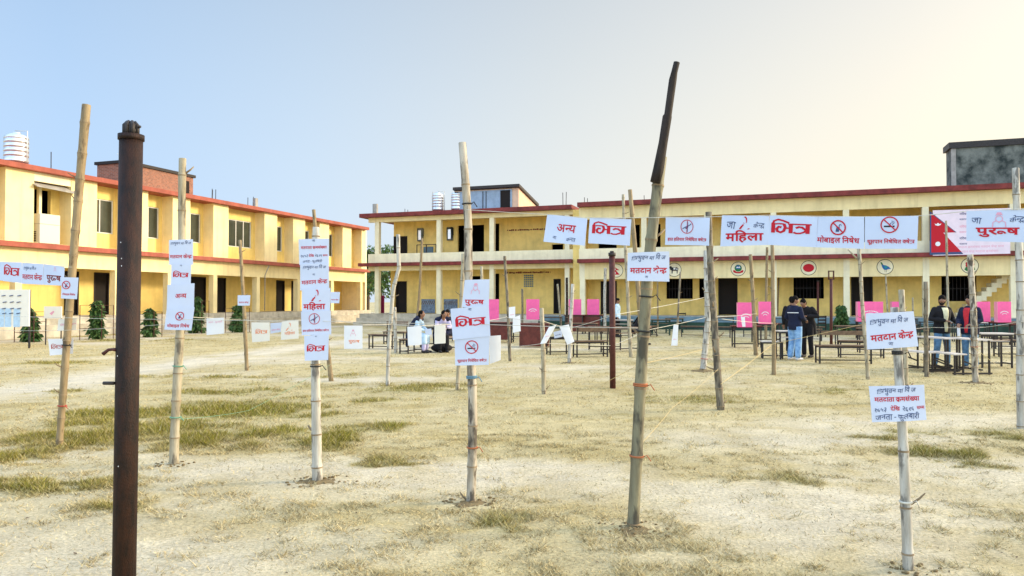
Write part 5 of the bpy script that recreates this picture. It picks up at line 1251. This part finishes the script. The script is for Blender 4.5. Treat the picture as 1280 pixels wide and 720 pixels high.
# black round bowl below the table of the seated women
mb = MB(); g = gnd(552,440); mb.ell((g.x,g.y,.13),(.34,.34,.14),18,8); o = mb.build('black_bag', M['black_cloth'], loc=(g.x,g.y,0)); tag(o,'rounded black bag lying on the ground under the seated women','bag')
# maroon cloth hanging in the end bay
u = FM.on(475,1.8); mb = MB(FM)
vs = [(u-.33+.66*i/10, 1.8+.05*math.sin(i*1.9), z) for z in (.8,2.0) for i in range(11)]; mb.add(vs, [(i,i+1,12+i,11+i) for i in range(10)])
o = mb.build('hanging_cloth', M['maroon_cloth'], loc=FM((u,1.8,.8))); tag(o,'dark maroon cloth hanging in the end bay of the back block','cloth')
sm_ = o.modifiers.new('thick','SOLIDIFY'); sm_.thickness = .02
# tap panel at the left edge
c0 = at(18,415,25.0); o = empty('tap_panel', Vector((c0.x,c0.y,0)), 'white panel with blue water jar pictures and taps at the left edge', 'panel')
a, b = at(-6,362,25), at(36,414,25); w = b.x-a.x; x0 = a.x-c0.x
mb = MB(); mb.box(x0,x0+w,0,.05,at(0,408,25).z,a.z); mb.build('panel_board', M['paper_warm'], o)
for k, px in enumerate((1,10,21)):
    q0 = at(px,372,25); xx = q0.x-c0.x
    mb = MB(); mb.box(xx-.10,xx+.12,-.008,-.002,.72,1.35); mb.build('jar_picture', M['blue_cloth'], o)
for k, px in enumerate((6,15,24)):
    for py in (370,378,386,392):
        q0 = at(px+random.uniform(-1,1),py,25); xx = q0.x-c0.x; mb = MB(); mb.bar((xx-.07,-.02,q0.z),(xx+.05,-.02,q0.z+.02),.025); mb.build('tap', M['ink_blue'], o)
for sx in (x0+.03,x0+w-.03): mb = MB(); mb.bar((sx,.08,0),(sx,.08,a.z),.05); mb.build('leg', M['steel_dark'], o)
a, b = at(55,383,27), at(77,398,27); o = empty('notice_board', Vector(((a.x+b.x)/2,27,0)), 'small white notice board on legs by the left block wall', 'board')
mb = MB(); mb.box(-(b.x-a.x)/2,(b.x-a.x)/2,0,.03,b.z,a.z); mb.build('board', M['paper_warm'], o)
for sx in (-1,1): mb = MB(); mb.bar((sx*(b.x-a.x)/2.3,.05,0),(sx*(b.x-a.x)/2.3,.05,b.z+.1),.03); mb.build('leg', M['steel_dark'], o)
mb = MB(); mb.add([(-.12,-.004,b.z+.18),(.02,-.004,b.z+.28),(.06,-.004,b.z+.24),(-.04,-.004,b.z+.12)],[(0,1,2,3)]); mb.build('mark', M['ink_pink'], o)
# ------------------------------------------------------------------ saplings in guards, trees beyond
def leafmass(mb, c, r, n, size, mi, rnd, droop=.0):
    for _ in range(n):
        d = Vector((rnd.gauss(0,1), rnd.gauss(0,1), rnd.gauss(0,1))).normalized(); k = rnd.random()**.45
        p = Vector(c)+Vector((d.x*r[0]*k, d.y*r[1]*k, d.z*r[2]*k)); s = size*rnd.uniform(.6,1.4)
        a = Vector((d.x+rnd.uniform(-.7,.7), d.y+rnd.uniform(-.7,.7), rnd.uniform(-1.2,.3)-droop)).normalized(); b = a.cross(Vector((rnd.uniform(-1,1),rnd.uniform(-1,1),rnd.uniform(-1,1)))).normalized()
        mb.add([p-a*s*.2, p+a*s*.3+b*s*.26, p+a*s, p+a*s*.3-b*s*.26], [(0,1,2,3)], rnd.choice(mi))
def sapling(px, py, Y, h, r, label, guard=True):
    rnd = random.Random(int(px)); g = at(px, py, Y); o = empty('sapling', (g.x, Y, 0), label, 'sapling', 'young trees along the left block')
    mb = MB(); mb.tube([(0,0,-.05),(.02,0,h*.4),(-.02,.01,h*.95)], [.03,.022,.008], 7); mb.build('trunk', M['twig'], o)
    mb = MB()
    for k in range(9):
        z = h*(.12+.84*k/8); rr = r*(1.0-.62*k/8)*rnd.uniform(.55,1.3); leafmass(mb, (rnd.uniform(-.1,.1)*r, rnd.uniform(-.1,.1)*r, z), (rr,rr,h*.10), 95, .20, (0,0,1), rnd, .5)
    mb.build('crown', [M['leaf'], M['leaf2']], o)
    if guard:
        e = empty('tree_guard', (g.x, Y, 0), 'wire guard round the '+label.split(',')[0], 'tree guard', 'wire tree guards'); w = r*1.25
        for sx in (-1,1):
            for sy in (-1,1): mb = MB(); mb.bar((sx*w,sy*w,-.05),(sx*w,sy*w,h*.92),.022); mb.build('post', M['rust_red'], e)
        mb = MB()
        for z in (.3,.62,.92):
            for sx in (-1,1): mb.bar((sx*w,-w,h*z),(sx*w,w,h*z),.013); mb.bar((-w,sx*w,h*z),(w,sx*w,h*z),.013)
        mb.build('wire_hoop', M['rust_red'], e)
sapling(38,415,29,1.28,.30,'dark green sapling beside the tap panel, at the left')
sapling(121,412,31,1.55,.36,'tall green sapling before a dark doorway, left of the black post')
sapling(187,409,33,1.22,.30,'small green sapling before the yellow wall, right of the black post')
sapling(246,405,37,1.75,.34,'slim sapling half hidden by the left column of four sheets')
sapling(297,404,38,1.35,.36,'bushy sapling behind the thin tan pole')
sapling(1052,407,37,1.35,.36,'green sapling before the wall right of the two men', False)
sapling(1128,405,36,.9,.40,'leafy low shrub behind the right foreground notices', False)
def tree(x, y, h, r, label):
    rnd = random.Random(int(x*10+y)); o = empty('tree', (x,y,0), label, 'tree', 'trees beyond the school blocks')
    mb = MB(); mb.tube([(0,0,-.1),(.1,0,h*.3),(0,.1,h*.6),(.1,0,h*.85)], [r*.1,r*.08,r*.05,.02], 8)
    for k in range(6):
        a = rnd.random()*6.28; z = h*rnd.uniform(.35,.6); mb.tube([(0,0,z),(r*.4*math.cos(a),r*.4*math.sin(a),z+h*.12),(r*.8*math.cos(a),r*.8*math.sin(a),z+h*.25)], [r*.045,r*.03,.02], 6)
    mb.build('trunk', M['twig'], o); mb = MB()
    for k in range(16):
        a = rnd.random()*6.28; q_ = r*rnd.random()**.6*.75; leafmass(mb, (q_*math.cos(a), q_*math.sin(a), h*rnd.uniform(.38,.9)), (r*.42,r*.42,r*.34), 130, .34, (0,0,1,1), rnd, .3)
    mb.build('crown', [M['leaf'], M['leaf2']], o)
tree(-12.9,72,7.2,2.6,'leafy tree seen through the gap between the two school blocks')
tree(-16.5,84,7.0,3.0,'tree farther behind the gap between the two school blocks')
tree(-7.0,80,6.6,2.6,'tree hidden beyond the end bay of the back block')
# ------------------------------------------------------------------ people
def loft(mb, rings, n=20):
    """rings: (centre, rx, ry, side vector, front vector)"""
    vs = []
    for c, rx, ry, sx, fr in rings:
        for k in range(n):
            t = 2*math.pi*k/n; vs.append(Vector(c)+Vector(sx)*rx*math.cos(t)+Vector(fr)*ry*math.sin(t))
    m = len(rings); fs = [(i*n+k, i*n+(k+1) % n, (i+1)*n+(k+1) % n, (i+1)*n+k) for i in range(m-1) for k in range(n)]
    fs.append(tuple(range(n-1,-1,-1))); fs.append(tuple((m-1)*n+k for k in range(n)))
    mb.add(vs, fs, 0, True)
def limb(mb, pts, rad, n=12):
    P_ = [Vector(p) for p in pts]; d0 = (P_[0]-P_[1]).normalized(); d1 = (P_[-1]-P_[-2]).normalized()
    pts2 = [P_[0]+d0*rad[0]*.8]+[P_[0]+d0*rad[0]*.45]; r2 = [rad[0]*.45, rad[0]*.85]
    for i, p in enumerate(P_): pts2.append(p); r2.append(rad[i])
    pts2 += [P_[-1]+d1*rad[-1]*.45, P_[-1]+d1*rad[-1]*.8]; r2 += [rad[-1]*.85, rad[-1]*.45]
    mb.tube(pts2, r2, n)
def fuse(mb, name, m, parent, vox, smooth=2):
    """one continuous skin over the collected shapes"""
    o = mb.build(name, m, parent)
    r = o.modifiers.new('r','REMESH'); r.mode = 'VOXEL'; r.voxel_size = vox; r.use_smooth_shade = True
    if smooth: s = o.modifiers.new('s','SMOOTH'); s.iterations = smooth; s.factor = .5
    me = bpy.data.meshes.new_from_object(o.evaluated_get(bpy.context.evaluated_depsgraph_get()))
    old = o.data; o.modifiers.clear(); o.data = me; me.name = name; bpy.data.meshes.remove(old)
    if not me.materials: me.materials.append(m)
    return o
def lerp(a, b, t): return Vector(a).lerp(Vector(b), t)
def person(px, py, yaw, label, J, top, low, Y=None, headyaw=0, headtilt=0, hair='short', beard=False, sex='m', scale=1.0, jacket_open=None, stripe=None, shoes='shoe', drape=None, topfac=1.0, group=None, legfac=1.0, hem=None):
    g = gnd(px, py) if Y is None else at(px, py, Y)
    o = empty('person', (g.x, g.y, 0), label, 'person', group, yaw); o.scale = (scale,)*3
    S = {k: Vector(v) for k, v in J.items()}
    pel, che, nk = S['pelvis'], S['chest'], S['neck']; side = Vector((1,0,0)); side = (S['shl']-S['shr']).normalized()
    up = (che-pel).normalized(); fr = side.cross(up).normalized(); fr = -fr if fr.y > 0 else fr     # towards -Y
    hp = (S['hipl']-S['hipr']).normalized()
    def torso(mb, f, low_ext=0.0, neck=True):
        d = up
        rs = [(pel-d*(.09+low_ext), .155*f, .115*f, hp, fr), (pel, .17*f, .12*f, hp, fr), (lerp(pel,che,.42), .142*f, .105*f, side, fr), (lerp(pel,che,.8), .165*f, .118*f, side, fr), (che+d*.06, .172*f, .112*f, side, fr), (lerp(che,nk,.62), .125*f, .085*f, side, fr), (lerp(che,nk,.95), .068*f, .06*f, side, fr)]
        loft(mb, rs)
    # head and face
    hc = S['head']; HM = Matrix.Rotation(headyaw, 3, 'Z') @ Matrix.Rotation(headtilt, 3, 'X')
    H = lambda x, y, z: hc + HM @ Vector((x, y, z))
    bd = MB()
    def hd(p):
        if p.z < -.02: k = 1-(-p.z-.02)*2.6; p.x *= max(.55,k); p.y = p.y*max(.62,k) - .006
        return HM @ p
    bd.ell(hc, (.074,.093,.118), 20, 14, 0, None, hd)
    limb(bd, [nk-Vector((0,0,.04)), hc+HM @ Vector((0,.02,-.07))], [.056,.05])
    bd.tube([H(0,-.084,.018), H(0,-.108,-.018), H(0,-.088,-.03)], [.008,.015,.011], 8)
    for sx in (-1,1): bd.ell(H(sx*.075,.008,-.002), (.012,.02,.03), 8, 6, 0, HM.to_4x4())
    bd.ell(H(0,-.083,-.056), (.024,.010,.008), 8, 6, 0, HM.to_4x4())
    torso(bd, .93)
    for sd in 'lr':
        sh, el, wr = S['sh'+sd], S['el'+sd], S['wr'+sd]
        limb(bd, [sh, lerp(sh,el,.5), el, lerp(el,wr,.3), wr], [.055,.048,.040,.040,.027])
        hdv = (wr-el).normalized() if ('hd'+sd) not in S else S['hd'+sd].normalized()
        a = hdv.cross(Vector((0,0,1))); a = a.normalized() if a.length > .2 else Vector((1,0,0)); b = a.cross(hdv)
        pm = wr+hdv*.05; bd.ell(pm, (1,1,1), 10, 8, 0, Matrix((a*.038, hdv*.052, b*.02)).transposed().to_4x4())
        for k, L in enumerate((.066,.075,.07,.055)):
            s0 = wr+hdv*.075+a*(-.027+.018*k); c1 = s0+hdv*L*.5-b*.006; c2 = c1+hdv*L*.30-b*.022; c3 = c2+hdv*L*.05-b*.022
            bd.tube([s0-hdv*.02, s0, c1, c2, c3], [.009,.0095,.009,.008,.006], 6)
        t0 = wr+hdv*.025-a*.03; bd.tube([t0+a*.01, t0-a*.022+hdv*.02, t0-a*.028+hdv*.048-b*.012], [.011,.011,.008], 6)
        hi, kn, an = S['hip'+sd], S['kn'+sd], S['an'+sd]
        limb(bd, [hi, lerp(hi,kn,.45), kn, lerp(kn,an,.3), an], [.082,.074,.054,.055,.037])
        ft = S.get('ft'+sd, Vector((0,-1,0))).normalized(); limb(bd, [an+Vector((0,0,-.03))-ft*.03, an+Vector((0,0,-.045))+ft*.13], [.034,.028])
    fuse(bd, 'body', M['skin'], o, .0085, 2)
    # clothes
    tp = MB(); torso(tp, 1.13*topfac, .05 if hem is None else hem)
    for sd in 'lr':
        sh, el, wr = S['sh'+sd], S['el'+sd], S['wr'+sd]
        if drape == 'bare': limb(tp, [sh, lerp(sh,el,.5), lerp(sh,el,.85)], [.068,.062,.056])
        else: limb(tp, [sh, lerp(sh,el,.5), el, lerp(el,wr,.5), lerp(el,wr,.93)], [.064*topfac,.062*topfac,.056*topfac,.052*topfac,.042*topfac])
    if sex == 'f' :
        for sd in 'lr': limb(tp, [S['hip'+sd], lerp(S['hip'+sd],S['kn'+sd],.5), S['kn'+sd], lerp(S['kn'+sd],S['an'+sd],.4)], [.12,.115,.105,.10])
    fuse(tp, 'jacket' if sex == 'm' and jacket_open else 'shirt' if sex == 'm' else 'tunic', M[top], o, .012, 3)
    lo = MB(); loft(lo, [(pel-up*.10,.165,.125,hp,fr),(pel,.176,.128,hp,fr),(pel+up*.07,.16,.122,hp,fr)])
    for sd in 'lr':
        hi, kn, an = S['hip'+sd], S['kn'+sd], S['an'+sd]
        limb(lo, [hi, lerp(hi,kn,.45), kn, lerp(kn,an,.45), lerp(kn,an,.9)], [v*legfac for v in (.098,.089,.072,.069,.066)])
    fuse(lo, 'trousers', M[low], o, .012, 2)
    for sd in 'lr':
        an = S['an'+sd]; ft = S.get('ft'+sd, Vector((0,-1,0))).normalized(); mb = MB(); limb(mb, [an+Vector((0,0,-.035))-ft*.04, an+Vector((0,0,-.035))+ft*.05, an+Vector((0,0,-.045))+ft*.16], [.043,.042,.034]); fuse(mb, 'shoe', M[shoes], o, .01, 1)
    hr = MB()
    def hcap(p): 
        q_ = Vector(p); 
        return HM @ q_
    if hair == 'short':
        hr.ell(hc+HM @ Vector((0,.006,.032)), (.082,.094,.098), 18, 12, 0, None, hcap); hr.ell(hc+HM @ Vector((0,.055,-.012)), (.070,.052,.07), 12, 8, 0, None, hcap)
    else:
        hr.ell(hc+HM @ Vector((0,.018,.028)), (.086,.098,.102), 18, 12, 0, None, hcap); hr.ell(hc+HM @ Vector((0,.07,-.05)), (.078,.055,.10), 12, 8, 0, None, hcap)
        back = [hc+HM @ Vector((0,.09,-.06)), nk+Vector((0,.10,-.02))-fr*0, lerp(nk,pel,.35)-fr*.155, lerp(nk,pel,.75)-fr*.16]
        limb(hr, back, [.06,.062,.05,.026])
    h_ = fuse(hr, 'hair', M['hair'], o, .010, 1)
    if beard:
        mb = MB(); mb.ell(hc+HM @ Vector((0,-.036,-.078)), (.056,.052,.042), 14, 8, 0, None, hcap); mb.ell(hc+HM @ Vector((0,-.088,-.040)), (.030,.010,.008), 8, 6, 0, None, hcap)
        for sx in (-1,1): mb.ell(hc+HM @ Vector((sx*.060,-.02,-.04)), (.016,.036,.042), 8, 6, 0, None, hcap)
        fuse(mb, 'beard', M['beard'], o, .007, 1)
    for sx in (-1,1):
        mb = MB(); mb.ell(H(sx*.030,-.0865,.012), (.011,.005,.006), 8, 6, 0, HM.to_4x4()); e_ = mb.build('eye', M['white_paint'], o)
        mb = MB(); mb.ell(H(sx*.030,-.0905,.012), (.0055,.003,.0055), 8, 6, 0, HM.to_4x4()); mb.build('pupil', M['hair'], e_)
        mb = MB(); mb.tube([H(sx*.014,-.0895,.030), H(sx*.03,-.089,.035), H(sx*.046,-.080,.030)], .004, 5); mb.build('eyebrow', M['hair'], o)
    if jacket_open:      # shirt front between the open jacket edges
        mb = MB(); rs = []
        f = 1.155*topfac
        prof = [(pel-up*.10,.155,.115),(pel,.17,.12),(lerp(pel,che,.42),.145,.108),(lerp(pel,che,.8),.166,.119),(che+up*.06,.172,.113),(lerp(che,nk,.72),.12,.088)]
        n = 8; vs = []; wd = (.16,.20,.24,.28,.34,.5)
        for (c, rx, ry), w_ in zip(prof, wd):
            for k in range(n+1):
                t = math.pi/2 + (k/n-.5)*2*w_; vs.append(c+side*rx*f*math.cos(t)+fr*ry*f*math.sin(t)+fr*.004)
        fs = [(i*(n+1)+k, i*(n+1)+k+1, (i+1)*(n+1)+k+1, (i+1)*(n+1)+k) for i in range(len(prof)-1) for k in range(n)]
        mb.add(vs, fs, 0, True); c_ = mb.build('shirt_front', M[jacket_open], o); q_ = c_.modifiers.new('t','SOLIDIFY'); q_.thickness = .006
    if stripe:
        c0 = lerp(pel,che,.92); mb = MB(); n = 28; vs = []; f = 1.165*topfac
        for dz in (0,.02):
            for k in range(n): t = 2*math.pi*k/n; vs.append(c0+up*dz+side*.172*f*math.cos(t)+fr*.119*f*math.sin(t))
        mb.add(vs, [(k,(k+1) % n,n+(k+1) % n,n+k) for k in range(n)], 0, True); mb.build('chest_stripe', M[stripe], o)
    if drape in ('shawl',):
        mb = MB()
        limb(mb, [S['shl']+Vector((0,-.02,.03)), nk+Vector((0,.05,.0))+Vector((0,.03,0)), S['shr']+Vector((0,-.02,.03))], [.075,.085,.075])
        limb(mb, [S['shr']+Vector((0,.03,.02)), lerp(S['shr'],S['hipr'],.5)-fr*.11, S['hipr']-fr*.13+Vector((-.05,0,-.05)), S['hipr']-fr*.16+Vector((-.06,0,-.38))], [.08,.09,.08,.05])
        limb(mb, [S['shl']+Vector((0,.03,.02)), lerp(S['shl'],S['hipl'],.5)-fr*.11, S['hipl']-fr*.12], [.08,.085,.06])
        fuse(mb, 'shawl', M['navy'], o, .012, 3)
    return o
def stand(**kw):
    J = dict(pelvis=(0,0,.96), chest=(0,.0,1.30), neck=(0,.01,1.49), head=(0,-.012,1.615), shl=(.172,.01,1.395), shr=(-.172,.01,1.395),
        ell=(.235,.03,1.15), elr=(-.235,.03,1.15), wrl=(.225,-.04,.90), wrr=(-.225,-.04,.90), hipl=(.088,0,.91), hipr=(-.088,0,.91),
        knl=(.10,-.015,.49), knr=(-.10,-.015,.49), anl=(.11,.02,.085), anr=(-.11,.02,.085)); J.update(kw); return J
def sit(lean=.1, **kw):
    J = dict(pelvis=(0,0,.56), chest=(0,-lean,.88), neck=(0,-lean*1.7,1.07), head=(0,-lean*2.1,1.19), shl=(.175,-lean*1.4,1.0), shr=(-.175,-lean*1.4,1.0),
        ell=(.23,-lean*1.4-.08,.76), elr=(-.23,-lean*1.4-.08,.76), wrl=(.12,-lean-.28,.70), wrr=(-.12,-lean-.28,.70), hipl=(.09,-.02,.54), hipr=(-.09,-.02,.54),
        knl=(.11,-.43,.50), knr=(-.11,-.43,.50), anl=(.11,-.40,.085), anr=(-.11,-.40,.085)); J.update(kw); return J
person(516,441,R(75),'seated woman in a pale blue tunic with long black hair, facing the other woman', sit(.14), 'blue_cloth','lavender', hair='long', sex='f', drape='shawl', headtilt=R(-8))
person(550,440,R(20),'seated woman in lavender leaning forward with a dark navy shawl', sit(.24, wrl=(.10,-.46,.80), wrr=(-.08,-.50,.86)), 'lavender','black_cloth', hair='long', sex='m', drape='shawl', headtilt=R(14), headyaw=R(15))
person(563,434,R(-25),'seated dark clothed figure close behind the woman in lavender', sit(.10), 'black_cloth','navy', hair='short', sex='m')
person(772,421.5,R(70),'standing man in a pale blue and white shirt before the ochre wall, far away', stand(), 'shirt_blue','black_cloth', hair='short')
person(793,431,R(65),'seated figure in black bending over a desk beside the tallest pole', sit(.24), 'black_cloth','navy', hair='long', sex='m')
person(994,450.5,R(118),'man in light blue jeans and navy jacket with pale chest stripe, back turned', stand(wrl=(.20,-.16,1.02), ell=(.26,.03,1.16), wrr=(-.16,-.22,1.08), elr=(-.26,.02,1.16), knl=(.12,-.02,.49), anl=(.15,.02,.085)), 'navy','denim_light', stripe='white_paint', topfac=1.10, headyaw=R(-35), legfac=1.22, shoes='shoe_pale')
person(1009.5,447,R(-50),'person in long black coat standing right behind the man in light jeans', stand(wrl=(.12,-.24,1.17), ell=(.30,.02,1.16), wrr=(-.06,-.28,1.16), elr=(-.24,-.02,1.15), pelvis=(0,.06,.95), chest=(0,-.03,1.29), neck=(0,-.14,1.45), head=(0,-.22,1.54), shl=(.17,-.06,1.38), shr=(-.17,-.06,1.38)), 'black_cloth','black_cloth', topfac=1.14, hem=.22, headyaw=R(-10), headtilt=R(10))
person(990,443,R(165),'person in black whose head shows behind the jeans man', stand(), 'black_cloth','black_cloth', topfac=1.05)
person(1178,459.5,R(6),'bearded man in open black jacket over pale yellow shirt and blue jeans', stand(wrr=(-.07,-.22,1.13), elr=(-.30,.0,1.16), wrl=(.20,-.22,1.10), ell=(.30,.02,1.15), hdr=(.6,-.5,-.2), hdl=(.1,-.8,-.4), knr=(-.14,-.02,.49), anr=(-.19,.01,.085), knl=(.12,-.02,.49), anl=(.14,.02,.085)), 'black_cloth','denim', beard=True, jacket_open='shirt', topfac=1.12, headyaw=R(-38), headtilt=R(6))
person(1213,462,R(-62),'person in navy jacket with red front, half hidden by the brown mottled pole', stand(wrr=(-.12,-.24,1.06), elr=(-.25,-.02,1.14), wrl=(.14,-.22,1.06)), 'navy','denim', jacket_open='red_cloth', topfac=1.12, hair='short')
